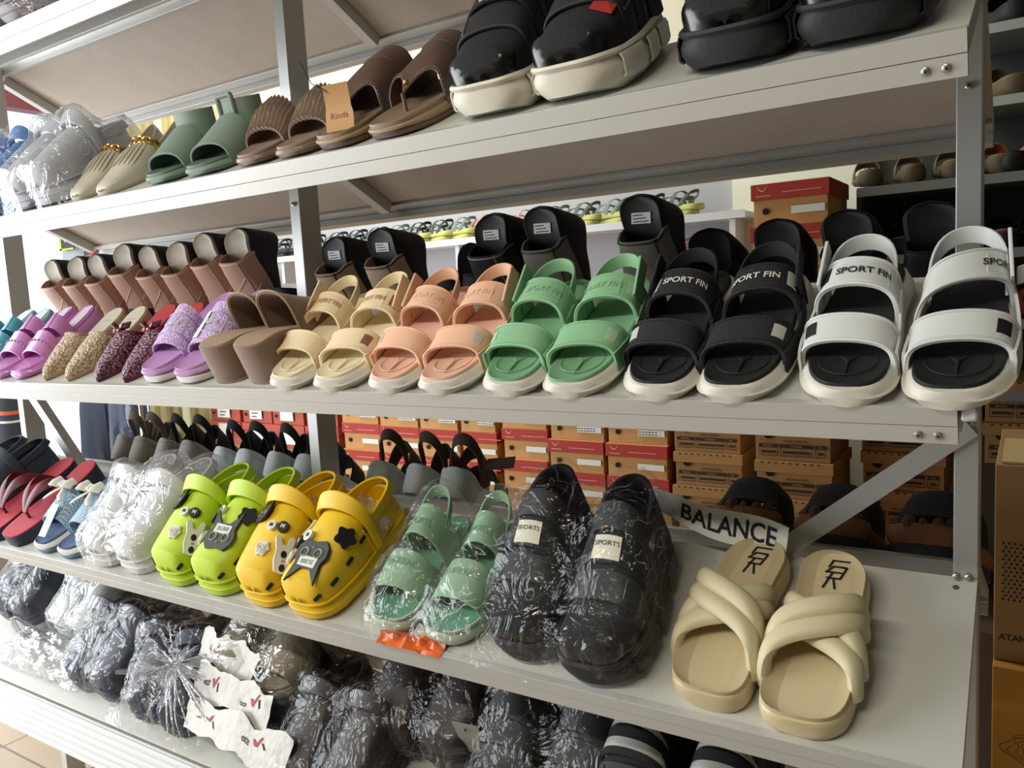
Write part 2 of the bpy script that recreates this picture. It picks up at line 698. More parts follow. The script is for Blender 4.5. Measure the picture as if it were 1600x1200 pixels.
def outline_prism(mb, pts2, fn, th):
    """flat shape given by 2-D outline mapped to a surface frame: fn(x,y,h)->point"""
    n = len(pts2)
    mb.add([fn(x, y, 0) for x, y in pts2] + [fn(x, y, th) for x, y in pts2],
           [list(range(n))[::-1], [i + n for i in range(n)]] + [[i, (i + 1) % n, (i + 1) % n + n, i + n] for i in range(n)])
    return mb


def frame(p, nrm, upd):
    """fn(x,y,h) for a tangent frame at p"""
    nrm = Vector(nrm).normalized()
    upd = Vector(upd)
    upd = (upd - nrm * upd.dot(nrm)).normalized()
    rtv = upd.cross(nrm)
    p = Vector(p)
    return lambda x, y, h=0: tuple(p + rtv * x + upd * y + nrm * h)


def circ(r, n=14, rx=None, a0=0):
    return [((rx or r) * math.cos(a0 + 2 * PI * i / n), r * math.sin(a0 + 2 * PI * i / n)) for i in range(n)]
# ------------------------------------------------------------------ rack geometry (x along the rack, near boards slope down towards -y)
RA, RH = 0.2713, 0.1296                       # horizontal run and drop of a near board
TH = math.atan2(RH, RA)
BW = math.hypot(RA, RH)
CT, ST = math.cos(TH), math.sin(TH)
TIER = {'A': 2.126, 'B': 1.754, 'C': 1.394, 'D': 0.999, 'E': 0.640}
X0, PITCH = 0.0, 1.2
XL = -2.44
PD, PW = 0.056, 0.029
FB = 0.016                                    # board thickness


def near_pt(t, x, s, h=0.0):
    """point on the near board of a tier: s up the slope from the front edge, h above the surface"""
    z = TIER[t]
    return Vector((x, -RA + s * CT - h * ST, z - RH + s * ST + h * CT))


def far_pt(t, x, s, h=0.0):
    """point on the far board: s down the slope from the ridge"""
    z = TIER[t]
    return Vector((x, PD + s * CT + h * ST, z - s * ST + h * CT))


def place(o, t, x, s, yaw=0.0, lift=0.0, L=0.25, pitch=0.0, roll=0.0):
    """a shoe on the near board: toe tip at distance s up the slope, toe pointing down the slope"""
    B = Matrix(((-1, 0, 0), (0, -CT, -ST), (0, -ST, CT))).transposed()   # columns: local x, y, z in world
    R = B.to_4x4() @ Matrix.Rotation(math.radians(yaw), 4, 'Z')
    tip = near_pt(t, x, s, lift)
    R2 = R @ Matrix.Rotation(math.radians(pitch), 4, 'X') @ Matrix.Rotation(math.radians(roll), 4, 'Y')
    M = Matrix.Translation(tip) @ R2 @ Matrix.Translation((0, -L, 0))
    o.matrix_world = M
    return o


def place_far(o, t, x, s, yaw=0.0, lift=0.0):
    """a shoe on the far board: heel at distance s below the ridge, toe pointing down and away"""
    B = Matrix(((1, 0, 0), (0, CT, -ST), (0, ST, CT))).transposed()
    M = Matrix.Translation(far_pt(t, x, s, lift)) @ B.to_4x4() @ Matrix.Rotation(math.radians(yaw), 4, 'Z')
    o.matrix_world = M
    return o


ALU = mat('aluminium', 'c6c6c4', 0.42, 0.30, var=0.06, vs=3)
ALU2 = mat('aluminium_satin', 'c6c5c2', 0.40, 0.35)
BOARD = mat('white_melamine', 'c8c8c0', 0.42)
BROWN = mat('particle_board_back', 'c5bab0', 0.75, var=0.10, vs=14, bump=0.15, bs=120)
STEEL = mat('zinc_screw', 'b8b6ae', 0.3, 0.9)
DARK = mat('dark_recess', '1a1a1a', 0.6)
RIDGED = mat('ridged_white_profile', 'e6e9ea', 0.35)

rack = thing('display_rack', 'long aluminium A-frame shoe rack with slanted white shelves along the aisle', 'rack')


def board_box(mb, fn, t, x0, x1, s0, s1, h0, h1):
    P = [fn(t, x, s, h) for h in (h0, h1) for x, s in ((x0, s0), (x1, s0), (x1, s1), (x0, s1))]
    mb.add(P, [[3, 2, 1, 0], [4, 5, 6, 7], [0, 1, 5, 4], [1, 2, 6, 5], [2, 3, 7, 6], [3, 0, 4, 7]])
    return mb


XR = {'A': 0.0, 'B': 0.0, 'C': -0.006, 'D': 0.0, 'E': 0.0}
for t in 'ABCDE':
    xr = XR[t]
    nb = board_box(MB(), near_pt, t, XL, xr, 0.004, BW - 0.002, -FB, 0)
    obj('shelf_board', nb, BOARD, rack, bevel=0.0008)
    if t != 'E':
        fb = board_box(MB(), far_pt, t, XL, xr, 0.02, BW, -FB, 0)
        obj('back_shelf_board', fb, BROWN, rack)
        # back rail: a lip below the far edge and an inner flange
        br = board_box(MB(), far_pt, t, XL, xr, BW, BW + 0.004, -0.042, 0.003)
        board_box(br, far_pt, t, XL, xr, BW - 0.035, BW, -FB - 0.008, -FB)
        board_box(br, far_pt, t, XL, xr, BW - 0.012, BW, -0.042, -FB - 0.008)
        obj('back_rail', br, ALU2, rack, bevel=0.001)
    # front rail: two-step aluminium angle, upper strip a hair proud of the lower one
    if t != 'E':
        fr = board_box(MB(), near_pt, t, XL, xr, -0.006, 0.004, -0.0195, 0.003)
        board_box(fr, near_pt, t, XL, xr, -0.0045, 0.004, -0.0200, -0.0193)
        board_box(fr, near_pt, t, XL, xr, -0.0056, 0.004, -0.042, -0.0203)
        obj('front_rail', fr, ALU2, rack, bevel=0.0008)
    else:
        fr = MB()
        zf = TIER['E'] - RH
        fr.box(((XL + xr) / 2, -RA - .004, zf - .056), (xr - XL, .006, .112))
        for k in range(6):
            fr.box(((XL + xr) / 2, -RA - .009, zf - .006 - .0185 * k), (xr - XL, .010, .011))
        obj('front_rail', fr, RIDGED, rack, bevel=0.0012)
    # ridge beams on both sides of the posts
    z = TIER[t]
    rb = MB().box(((XL + xr) / 2, 0.008, z - 0.024), (xr - XL, 0.012, 0.03))
    rb.box(((XL + xr) / 2, PD + 0.008, z - 0.018), (xr - XL, 0.014, 0.036))
    obj('ridge_beam', rb, ALU, rack, bevel=0.001)
    # slanted arms under the boards at every post
    for xp in (-0.012, -1.2, -2.425):
        arm = MB().bar(near_pt(t, xp - 0.002, 0.012, -FB - 0.012), near_pt(t, xp - 0.002, BW - 0.03, -FB - 0.012), 0.02, 0.022, (0, -ST, CT))
        if t != 'E':
            arm.bar(far_pt(t, xp - 0.012, 0.03, -FB - 0.014), far_pt(t, xp - 0.012, BW - 0.036, -FB - 0.014), 0.026, 0.026, (0, ST, CT))
        obj('shelf_arm', arm, ALU, rack, bevel=0.001)

for xp in (0.0, -1.2, -2.4):
    pm = MB().box((xp - PW / 2, PD / 2 + 0.001, 1.30), (PW, PD - 0.002, 2.60 - 0.0))
    obj('post', pm, ALU, rack, bevel=0.0015)
# gussets beside the middle and left posts under each ridge
for t in 'BC':
    for xp in (-1.2, -2.4):
        z = TIER[t] - 0.038
        g = MB().prism([(xp, PD - 0.012, z), (xp + 0.035, PD - 0.012, z), (xp, PD - 0.012, z - 0.05)], (0, 0.004, 0))
        obj('gusset', g, ALU, rack)
# diagonal braces in the plane of the posts below the third and first tiers
for xa, xb, za, zb in ((-0.010, -0.275, 1.20, 0.985), (-2.39, -2.13, 1.235, 0.99)):
    b = MB().bar((xa, -0.004, za), (xb, -0.004, zb), 0.028, 0.004, (0, 1, 0))
    b.bar((xa + .003, 0.010, za + .004), (xb + .003, 0.010, zb + .004), 0.004, 0.026, (0, 1, 0))
    obj('brace', b, ALU, rack)
# screws: two on every front rail end, one on the post, two at the foot of the post
for t in 'BCD':
    for dx in (-0.018, -0.036):
        p = near_pt(t, XR[t] + dx, -0.0056, -0.031)
        sc = MB().disc(p, (0, -CT, -ST), 0.0042, 0.0028, 12)
        so = obj('screw', sc, STEEL, rack)
        obj('screw_slot', MB().disc(p + Vector((0, -CT, -ST)) * 0.0024, (0, -CT, -ST), 0.0017, 0.0006, 8), DARK, so)
for p, n in (((-0.0145, 0.0, TIER['B'] - 0.130), (0, -1, 0)), ((-0.010, -0.010, TIER['D'] + 0.004), (0, -1, 0.5)), ((-0.024, -0.010, TIER['D'] + 0.003), (0, -1, 0.5)), ((-1.2145, 0.0, TIER['B'] - 0.148), (0, -1, 0))):
    so = obj('screw', MB().disc(p, n, 0.0048, 0.003, 12), STEEL, rack)
    for ang in (0.5, 2.07):
        d = Vector((math.cos(ang), 0, math.sin(ang))) * 0.0028
        q = Vector(p) + Vector(n).normalized() * 0.0031
        obj('screw_slot', MB().bar(q - d, q + d, 0.001, 0.0006, n), DARK, so)
obj('screw_hole', MB().disc(near_pt('D', -0.024, BW - 0.022, 0.0), (0, -ST, CT), 0.0042, 0.0006, 12), mat('hole_grey', '55564f', .6), rack)
# corner clip at the end of the third rail
obj('corner_clip', MB().box((0.004, -0.262, 1.258), (0.016, 0.02, 0.016)), ALU, rack, bevel=0.003)
# ------------------------------------------------------------------ room shell
YW = 1.70
XO = -4.0                                     # plane of the open shop front on the left
WALLM = mat('painted_wall_grey', 'a9abb0', 0.8, var=0.04, vs=3)
WALLC = mat('painted_wall_cream', 'cfcdb6', 0.8, var=0.04, vs=3)
WALLD = mat('painted_wall_dim', '6f6c62', 0.85, var=0.04, vs=3)
CEIL = mat('ceiling_paint', '8f8c84', 0.9)


def tile_mat():
    m = mat('floor_tile', 'b5aa9c', 0.35)
    nt = m.node_tree
    tc = nt.nodes.new('ShaderNodeTexCoord')
    br = nt.nodes.new('ShaderNodeTexBrick')
    br.offset = 0.0
    br.inputs['Scale'].default_value = 1.0
    br.inputs['Brick Width'].default_value = 0.4
    br.inputs['Row Height'].default_value = 0.4
    br.inputs['Mortar Size'].default_value = 0.004
    br.inputs['Color1'].default_value = (*lin('b7a892'), 1)
    br.inputs['Color2'].default_value = (*lin('ae9f8a'), 1)
    br.inputs['Mortar'].default_value = (*lin('7d7264'), 1)
    nt.links.new(tc.outputs['Object'], br.inputs['Vector'])
    nt.links.new(br.outputs['Color'], nt.nodes['Principled BSDF'].inputs['Base Color'])
    return m


struct('floor', MB().box((-0.5, -1.0, -0.05), (7.2, 6.2, 0.1)), tile_mat(), smooth=0)
struct('ceiling', MB().box((-0.5, -1.0, 3.05), (7.2, 6.2, 0.1)), CEIL, smooth=0)
struct('wall_back', MB().box((-0.26, YW + 0.05, 1.5), (6.72, 0.1, 3.0)), WALLM, smooth=0)
struct('wall_right', MB().box((3.05, -1.0, 1.5), (0.1, 5.4, 3.0)), WALLD, smooth=0)
struct('wall_front', MB().box((-0.5, -3.65, 1.5), (7.1, 0.1, 3.0)), WALLD, smooth=0)
# cream upper wall and the white panel behind the boxes
struct('wall_back_panel', MB().box((-2.2, YW - 0.012, 2.44), (2.8, 0.024, 0.9)), WALLC, smooth=0)
struct('wall_back_panel', MB().box((-0.585, YW - 0.015, 1.5), (0.50, 0.03, 2.9)), mat('white_panel', 'e6ead6', .7), smooth=0)
struct('trim_1', MB().box((-2.0, YW - 0.04, 2.555), (2.6, 0.03, 0.05)).box((-2.0, YW - 0.055, 2.62), (2.6, 0.05, 0.03)), mat('pale_moulding', 'c9cfc4', .5), smooth=0)
# corrugated folding door leaf at the left end of the back wall with its dark red post
YD = 1.40
dm = mat('yellow_shutter_paint', 'b3a672', 0.5)
P = []
for i in range(41):
    x = -3.98 + 0.52 * i / 40
    yy = {0: 0, 1: 0, 2: 0, 3: 0.0, 4: 0.025, 5: 0.025, 6: 0.025, 7: 0.025}[i % 8]
    P.append([(x, YD - yy, 0.0), (x, YD - yy, 3.0)])
dr = thing('door_1', 'pale yellow corrugated folding shutter at the left end of the back wall', 'door')
dr['kind'] = 'structure'
obj('shutter_leaf', MB().slab(P, 0.01), dm, dr, smooth=0)
obj('door_edge_strip', MB().box((-3.60, YD - 0.035, 1.5), (0.05, 0.012, 3.0)), mat('pale_yellow_edge', 'f4efc4', .4), dr, smooth=0)
struct('wall_back_return', MB().box((-3.44, (YD + YW) / 2, 1.5), (0.06, YW - YD, 3.0)), WALLC, smooth=0)
RED_P = mat('dark_red_post', '6a2230', .5)
struct('trim_2', MB().box((XO + 0.0, YD - 0.06, 1.5), (0.06, 0.09, 3.0)), RED_P, smooth=0)
struct('trim_3', MB().box((XO, -1.1, 2.43), (0.08, 5.1, 0.08)), RED_P, smooth=0)
# ------------------------------------------------------------------ footwear builders
RUB_W = mat('white_foam', 'd3cec3', 0.6, var=.03, vs=20)
BLK = mat('black_foam', '17181a', 0.65, bump=.1, bs=200)
BLKF = mat('black_fabric', '101114', 0.85, bump=.3, bs=400)
BLKL = mat('black_leather', '0c0c0e', 0.35)
PATENT = mat('black_patent', '0b0b0c', 0.25, coat=0.2)
GOLD = mat('gold_metal', 'c9a55a', 0.25, 0.95)
WHITE = mat('white_rubber', 'dcdbd6', 0.45)
PAPER = mat('white_paper', 'deded8', 0.7)
INK = mat('black_ink', '15151a', 0.7)
REDINK = mat('red_ink', 'b3251f', 0.6)


def sport_sandal(name, label, cat, grp, side, c_strap, c_insole, c_patch, c_text, text='SPORT FIN', emboss=False, fabric=False, open_strap=False, L=0.27, W=0.1, sole_m=None):
    root = thing(name, label, cat, grp)
    l = Last(L, W, side, zt=lambda t: 0.022 + 0.022 * (1 - t) ** 1.1 + 0.002 * smoothstep(.8, 1, t), zb=lambda t: 0.003 * smoothstep(.86, 1.0, t) + 0.007 * (smoothstep(.50, .53, t) - smoothstep(.60, .62, t)) + 0.007 * smoothstep(.05, 0, t), toew=.98, toe=.74, toep=2.2, waist=.86, heelw=.82)
    obj('sole', sole(MB(), l, r=0.009, bulge=0.004, n=44), sole_m or RUB_W, root)
    ins = sole(MB(), l, zb=lambda t: l.zt(t) - .004, zt=lambda t: l.zt(t) + .0005, scale=.86, r=.002, dish=.004, n=30, ysc=.95)
    io = obj('insole', ins, c_insole, root)
    # pressed oval line and arrow at the toe of the insole
    mk = MB()
    c, w_ = l.cw(.82)
    ov = [(c + w_ * .62 * math.cos(a), L * (.80 + .105 * math.sin(a)), l.zt(.8) + .0022) for a in [2 * PI * i / 26 for i in range(27)]]
    mk.tube(ov, .0008, 5)
    for dx, dy in ((-.5, .35), (.5, .35), (0, -1)):
        mk.tube([(c, L * .80, l.zt(.8) + .0015), (c + dx * .018, L * .80 - dy * .03, l.zt(.8) + .0015)], [.0024, .0008], 6)
    obj('insole_emboss', mk, c_insole, io)
    mir = (lambda u: u) if side > 0 else (lambda u: 1 - u)
    s1 = Strap(l, L * (.72 if side > 0 else .76), L * (.76 if side > 0 else .72), .035, .034, slope=-.35, wL=.045, wR=.045, drop=.010, out=1.0, p=.78, q=.62)
    o1 = obj('toe_strap', s1.build(MB(), .004), c_strap, root, bevel=.0012)
    rim = MB()
    for v in (.03, .97):
        rim.tube([s1.pt(i / 24, v, .0004) for i in range(25)], .0017, 6)
    rim.tube([s1.pt(i / 24, .86, .0004) for i in range(25)], .0006, 5)
    obj('strap_edge', rim, c_strap, o1)
    a, b = sorted((mir(.20), mir(.32)))
    obj('strap_patch', s1.flat(MB(), a, b, .22, .68), c_patch, o1, bevel=.0003)
    yl, yr = (L * .385, L * .425) if side > 0 else (L * .425, L * .385)
    if open_strap:
        yl, yr = L * .30, L * .52
    s2 = Strap(l, yl, yr, .040, .050, slope=-.30, wL=.06, wR=.06, drop=.010, out=1.0, p=.78, q=.62)
    o2 = obj('instep_strap', s2.build(MB(), .004), c_strap, root, bevel=.0012)
    rim = MB()
    for v in (.03, .97):
        rim.tube([s2.pt(i / 24, v, .0004) for i in range(25)], .0017, 6)
    obj('strap_edge', rim, c_strap, o2)
    a, b = sorted((mir(.19), mir(.30)))
    if not open_strap:
        obj('strap_patch', s2.flat(MB(), a, b, .2, .7), c_patch, o2, bevel=.0003)
    ut = mir(.56) if not open_strap else .22
    obj('strap_panel', s2.flat(MB(), max(.02, ut - .19), ut + .17, .16, .84, off=.0006, th=.0014), c_strap, o2, bevel=.0004)
    obj('strap_lettering', s2.text(MB(), text, .0118, ut, .5, off=.0020, bold=.02), c_text, o2, smooth=0)
    # side webs joining the two straps to the sole
    for sg in (-1, 1):
        Pw = []
        for i in range(9):
            y = L * (.36 + .46 * i / 8)
            c, w_ = l.cw(y / L)
            hh = .016 + .010 * abs(i - 4) / 4
            Pw.append([(c + sg * w_ * .99, y, l.zt(y / L) - .012), (c + sg * w_ * 1.0, y, l.zt(y / L) + hh * .3), (c + sg * w_ * .98, y, l.zt(y / L) + hh * .6)][::-sg])
        obj('side_web', MB().slab(Pw, .003), c_strap, root)
    # heel loop
    c, w_ = l.cw(.3)
    hl = loop_strap(MB(), c, w_ * .93, L * .40, L * .29, l.zt(.3) + .018, l.zt(.1) + .043, .020, .0035, lean=-.25)
    oh = obj('heel_strap', hl, c_strap, root, bevel=.001)
    # closing tab on the outer side
    sx = -1 if side > 0 else 1
    tb = MB()
    p0 = Vector((c + sx * w_ * .97, L * .42, l.zt(.3) + .026))
    p1 = Vector((c + sx * w_ * .88, L * .22, l.zt(.3) + .058))
    dd = (p1 - p0).normalized()
    sd = Vector((0, .55, .6)).normalized()
    sd = (sd - dd * sd.dot(dd)).normalized()
    G = [[tuple(p0.lerp(p1, i / 4) + sd * (.012 * (j - 1))) for j in range(3)] for i in range(5)]
    tb.slab(G, .004 * (1 if sx > 0 else -1))
    obj('closing_tab', tb, c_strap, root, bevel=.001)
    if open_strap:
        fl = MB()
        q0 = Vector(s2.pt(.10, .5))
        pts = [q0 + Vector((-.004, .004, .004)), q0 + Vector((-.03, -.004, .010)), q0 + Vector((-.058, -.006, .004)), q0 + Vector((-.062, -.011, .002)), q0 + Vector((-.055, -.016, .004)), q0 + Vector((-.03, -.014, .010))]
        G = [[tuple(p + Vector((0, .25, -1)).normalized() * (.010 * (j - 1))) for j in range(3)] for p in pts]
        fl.slab(G, .003)
        obj('loose_strap_end', fl, c_strap, root, bevel=.001)
    return root


def slide(name, label, cat, grp, side, c_sole, c_in, c_band, L=.25, W=.098, th_toe=.022, th_heel=.04, band=.075, H=.05, t=.60, slope=-.35, base=None, base_h=.008, pointed=False, dish=.004, inscale=.90):
    root = thing(name, label, cat, grp)
    kw = dict(toe=.62, toep=1.5, toew=.8) if pointed else dict(toew=.96)
    l = Last(L, W, side, zt=lambda q: th_toe + (th_heel - th_toe) * (1 - q) ** 1.3 + .005 * smoothstep(.75, 1, q), zb=lambda q: .006 * smoothstep(.8, 1, q), **kw)
    if base is not None:
        obj('outsole', sole(MB(), l, zt=lambda q: l.zb(q) + base_h, r=.003, scale=1.01), base, root)
        so = obj('sole', sole(MB(), l, zb=lambda q: l.zb(q) + base_h - .001, r=.006, bulge=.002), c_sole, root)
    else:
        so = obj('sole', sole(MB(), l, r=.007, bulge=.002), c_sole, root)
    obj('insole', sole(MB(), l, zb=lambda q: l.zt(q) - .004, zt=lambda q: l.zt(q) + .001, scale=inscale, r=.002, dish=dish, ysc=.965), c_in, root)
    s = Strap(l, L * t, L * t, band, H, slope=slope, drop=.008)
    sb = None
    if c_band is not None:
        sb = obj('band', s.build(MB(), .004), c_band, root, bevel=.001)
    return root, l, s, sb


def wedge_mule(name, label, cat, grp, side, c_up, c_line, c_in, c_sole=BLK, style=0, L=.185, W=.092, sticker=True):
    root = thing(name, label, cat, grp)
    l = Last(L, W, side, zt=lambda q: .028 + .062 * smoothstep(.80, .10, q), toew=1.0, toe=.86, toep=2.8, heelw=.80, waist=.80)
    obj('sole', sole(MB(), l, r=.006, bulge=.001), c_sole, root)
    rb = MB()
    for k in range(4):
        rb.tube([(l.cw(q)[0] + sg * (l.cw(q)[1] + .0008), q * L, .006 + .007 * k) for sg, qs in ((-1, [.72, .8, .88, .94, .97, .99, .997]), (1, [.997, .99, .97, .94, .88, .8, .72])) for q in qs], .0018, 5)
    obj('tread_rib', rb, c_sole, root)
    obj('insole', sole(MB(), l, zb=lambda q: l.zt(q) - .003, zt=lambda q: l.zt(q) + .0015, scale=.88, r=.002, dish=.005, ysc=.95), c_in, root)
    if sticker:
        fn = frame((0, L * .20, l.zt(.20) + .0042), (0, .36, 1), (0, -1, 0))
        st = MB()
        outline_prism(st, [(-.017, -.009), (.015, -.010), (.017, .007), (-.015, .008)], fn, .0006)
        so = obj('size_sticker', st, PAPER if style != 9 else c_in, root)
        pr = MB()
        for k in range(3):
            outline_prism(pr, [(-.013, -.007 + .005 * k), (.012 - .004 * k, -.007 + .005 * k), (.012 - .004 * k, -.0055 + .005 * k), (-.013, -.0055 + .005 * k)], lambda x, y, h, f=fn: f(x, y, h + .0007), .0002)
        obj('print', pr, INK, so)
    P = vamp(l, .43, 1.0, lambda q: (.024 + .032 * (1 - smoothstep(.45, 1.0, q)) ** .8), skew=.16, out=1.0, p=.72, q=.60, drop=.004)
    up_ = obj('upper', vamp_slab(MB(), P, .003), c_up, root, bevel=.0006)
    Pb = vamp(l, .86, 1.0, lambda q: (.025 + .030 * (1 - smoothstep(.50, 1.0, q)) ** .8 + .0015), n=8, skew=.0, out=1.02, p=.72, q=.52, drop=.004)
    obj('toe_bumper', vamp_slab(MB(), Pb, .003), stripe_mat('black_ribbed_rubber', '191a1d', '0c0c0e', 190, (0, 1, 0), .6), root)
    ln = MB()
    ln.tube([vpt(P, .02, i / 20, .0008)[0] for i in range(21)], .0013, 5)
    uu = .30 if side > 0 else .34
    ln.tube([vpt(P, s, uu + .03 * s, .0006)[0] for s in [i / 14 * .84 for i in range(15)]], .0013, 5)
    if (style + (side > 0)) % 2:
        ln.tube([vpt(P, .22 + .45 * i / 12, uu + .02 + .52 * (i / 12), .0006)[0] for i in range(13)], .0011, 5)
    else:
        ln.tube([vpt(P, .72 - .30 * math.sin(PI / 2 * i / 12), uu + .03 + .5 * (i / 12), .0006)[0] for i in range(13)], .0011, 5)
    ln.tube([vpt(P, .45 - .12 * i / 8, uu - .02 - .2 * i / 8, .0006)[0] for i in range(9)], .0011, 5)
    obj('piping', ln, c_line, up_)
    return root


def woven_mule(name, label, cat, grp, side, m_up, c_edge, c_in, c_sole, L=.235, W=.088, bow=False, logo=None):
    root = thing(name, label, cat, grp)
    l = Last(L, W, side, zt=lambda q: .010 + .045 * (1 - q) ** 1.6, toe=.50, toep=1.35, toew=.9, bend=.05)
    obj('sole', sole(MB(), l, r=.003), c_sole, root)
    obj('insole', sole(MB(), l, zb=lambda q: l.zt(q) - .002, zt=lambda q: l.zt(q) + .002, scale=.93, r=.001, ysc=.97), c_in, root)
    P = vamp(l, .57, 1.0, lambda q: .006 + .060 * (1 - q) ** .62, skew=.16, q=.65)
    u = obj('upper', vamp_slab(MB(), P, .003), m_up, root)
    obj('edge_binding', MB().tube([vpt(P, .0, i / 24, .0006)[0] for i in range(25)], .0022, 6), c_edge, u)
    if bow:
        bm_ = MB()
        c = vpt(P, .02, .5, .004)[0]
        for sg in (-1, 1):
            bm_.tube([c + np.array((sg * .004, 0, .002)), c + np.array((sg * .018, -.004, .012)), c + np.array((sg * .03, -.014, .010)), c + np.array((sg * .02, -.012, .004)), c], [.002, .004, .005, .004, .002], 6)
        obj('bow', bm_, c_edge, u)
        obj('beads', MB().ball(tuple(c + np.array((-.006, .003, .003))), .0045).ball(tuple(c + np.array((.006, .003, .003))), .0045), mat('pink_gold_bead', 'c98a8a', .2, .9), u)
    if logo:
        pr = MB()
        fn = frame((0, L * .17, l.zt(.17) + .0024), (0, 0.05, 1), (0, -1, 0))
        text_on(pr, logo, lambda x, y: fn(x, y, 0), .012)
        obj('insole_print', pr, mat('grey_print', '8b8878', .7), root, smooth=0)
    return root


def thong(name, label, cat, grp, side, c_sole, c_top, c_strap, L=.26, W=.1, th=.03, r=.006):
    root = thing(name, label, cat, grp)
    l = Last(L, W, side, zt=lambda q: th * .75 + th * .6 * (1 - q) ** 1.3, toew=.95)
    obj('sole', sole(MB(), l, zt=lambda q: l.zt(q) - .003, r=.004, bulge=.001), c_sole, root)
    obj('insole', sole(MB(), l, zb=lambda q: l.zt(q) - .004, r=.002), c_top, root)
    st = MB()
    c0 = l.cw(.76)[0]
    for sg in (-1, 1):
        pts, ups = [], []
        for i in range(15):
            q = i / 14
            y = L * (.76 - .42 * q)
            cc, w_ = l.cw(y / L)
            x = c0 + (cc + sg * w_ * 1.0 - c0) * math.sin(q * PI / 2) ** 1.2
            z = l.zt(y / L) + .006 + .046 * math.sin(PI * min(1, q * .93 + .06)) ** .8
            if q > .97:
                z = l.zt(y / L) - .004
            pts.append((x, y, z))
            ups.append((sg * math.sin(q * 1.3) * .9, .1, math.cos(q * 1.3)))
        st.tube(pts, [.004 + .010 * math.sin(PI * min(1, .15 + .7 * i / 14)) for i in range(15)], 8, rt=[.0035] * 15, upv=ups)
    st.tube([(c0, L * .76, l.zt(.76) - .002), (c0, L * .757, l.zt(.76) + .02)], .0035, 8)
    obj('thong_strap', st, c_strap, root)
    return root


def sneaker(name, label, cat, grp, side, c_sole, c_up=BLKF, L=.28, W=.112, red=False, label_on=True):
    root = thing(name, label, cat, grp)
    l = Last(L, W, side, zt=lambda q: .046 + .012 * (1 - q) + .004 * smoothstep(.8, 1, q), zb=lambda q: .012 * smoothstep(.82, 1, q), toew=1.0, toe=.78, toep=2.5, waist=.80)
    so = obj('sole', sole(MB(), l, r=.009, bulge=.005, n=36, scale=1.04), c_sole, root)
    for q0 in (.9, .62, .34):
        for sg in (-1, 1):
            P = []
            for i in range(8):
                q = q0 - .20 * i / 7
                c, w_ = l.cw(q)
                xx = c + sg * (w_ * 1.04 + .0045)
                P.append([(xx - sg * .002, q * L, .012 + l.zb(q)), (xx + sg * .001, q * L, .018), (xx + sg * .001, q * L, .036), (xx - sg * .002, q * L, .042)][::sg])
            obj('sole_panel', MB().slab(P, .003), c_sole, so, bevel=.0008)
    obj('sole_lip', MB().tube([(l.cw(q)[0] + sg * (l.cw(q)[1] * 1.03 + .001), q * L, l.zt(q) - .003) for sg, qs in ((-1, stations(18, .12, .998)), (1, stations(18, .12, .998)[::-1])) for q in qs], .004, 6), c_sole, so)
    Hf = lambda q: .112 - .075 * smoothstep(.30, .92, q)
    P = vamp(l, .34, 1.0, Hf, n=20, out=.98, q=.55, p=.72, skew=.0, drop=.004)
    obj('upper', vamp_slab(MB(), P, .004), c_up, root)
    # heel counter
    G = []
    for i in range(25):
        a = PI * i / 24
        tt = .36 - .34 * math.sin(a) ** .8
        c, w_ = l.cw(max(.36, tt))
        w_ = l.cw(.36)[1] * .98
        x = c - w_ * spow(math.cos(a), .8)
        G.append([(x * (1 - .12 * j / 5), tt * L + .012 * j / 5, l.zt(tt) - .004 + (.09 + .02 * math.sin(a)) * j / 5) for j in range(6)])
    obj('heel_counter', MB().slab(G, -.005), c_up, root)
    # patent toe cap
    Pc = vamp(l, .875, 1.0, lambda q: Hf(q) * .93 + .001, n=10, out=1.0, q=.55, p=.72, skew=-.06, drop=.002)
    obj('toe_cap', vamp_slab(MB(), Pc, .002), PATENT, root)
    for k, tq in enumerate((.70, .55, .40)):
        s = Strap(l, L * tq, L * tq, .036, Hf(tq) + .008, slope=-.55, drop=.004, out=1.0, q=.55, p=.72)
        so2 = obj('cross_strap', s.build(MB(), .005), c_up if k % 2 else BLK, root, bevel=.0015)
        uu = .22 if side > 0 else .78
        if k == 1 and label_on:
            obj('woven_label', s.flat(MB(), .40, .60, .1, .9, .001), mat('cream_label', 'd6d2be', .7), so2)
            obj('label_print', s.text(MB(), 'SPORTS', .0080, .5, .40, .0024, .004), INK, so2, smooth=0)
        if k == 0:
            obj('strap_frame', MB().tube([s.pt(uu + .10 * a, .5 + .3 * b, .0015) for a, b in ((-1, -1), (1, -1), (1, 1), (-1, 1), (-1, -1))], .0010, 5), mat('grey_edge', '4b4c50', .4), so2)
    if red:
        lb = MB()
        a = [vpt(P, s_, u_, .003)[0] for s_, u_ in ((.42, .22), (.40, .38), (.56, .42), (.60, .24))]
        lb.slab([[a[0], a[1]], [a[3], a[2]]], .001)
        ro = obj('red_patch', lb, mat('red_patch', 'a3271f', .6), root)
        a = [vpt(P, s_, u_, .004)[0] for s_, u_ in ((.44, .27), (.43, .35), (.48, .36), (.49, .28))]
        obj('patch_stripe', MB().slab([[a[0], a[1]], [a[3], a[2]]], .001), PAPER, ro)
    return root


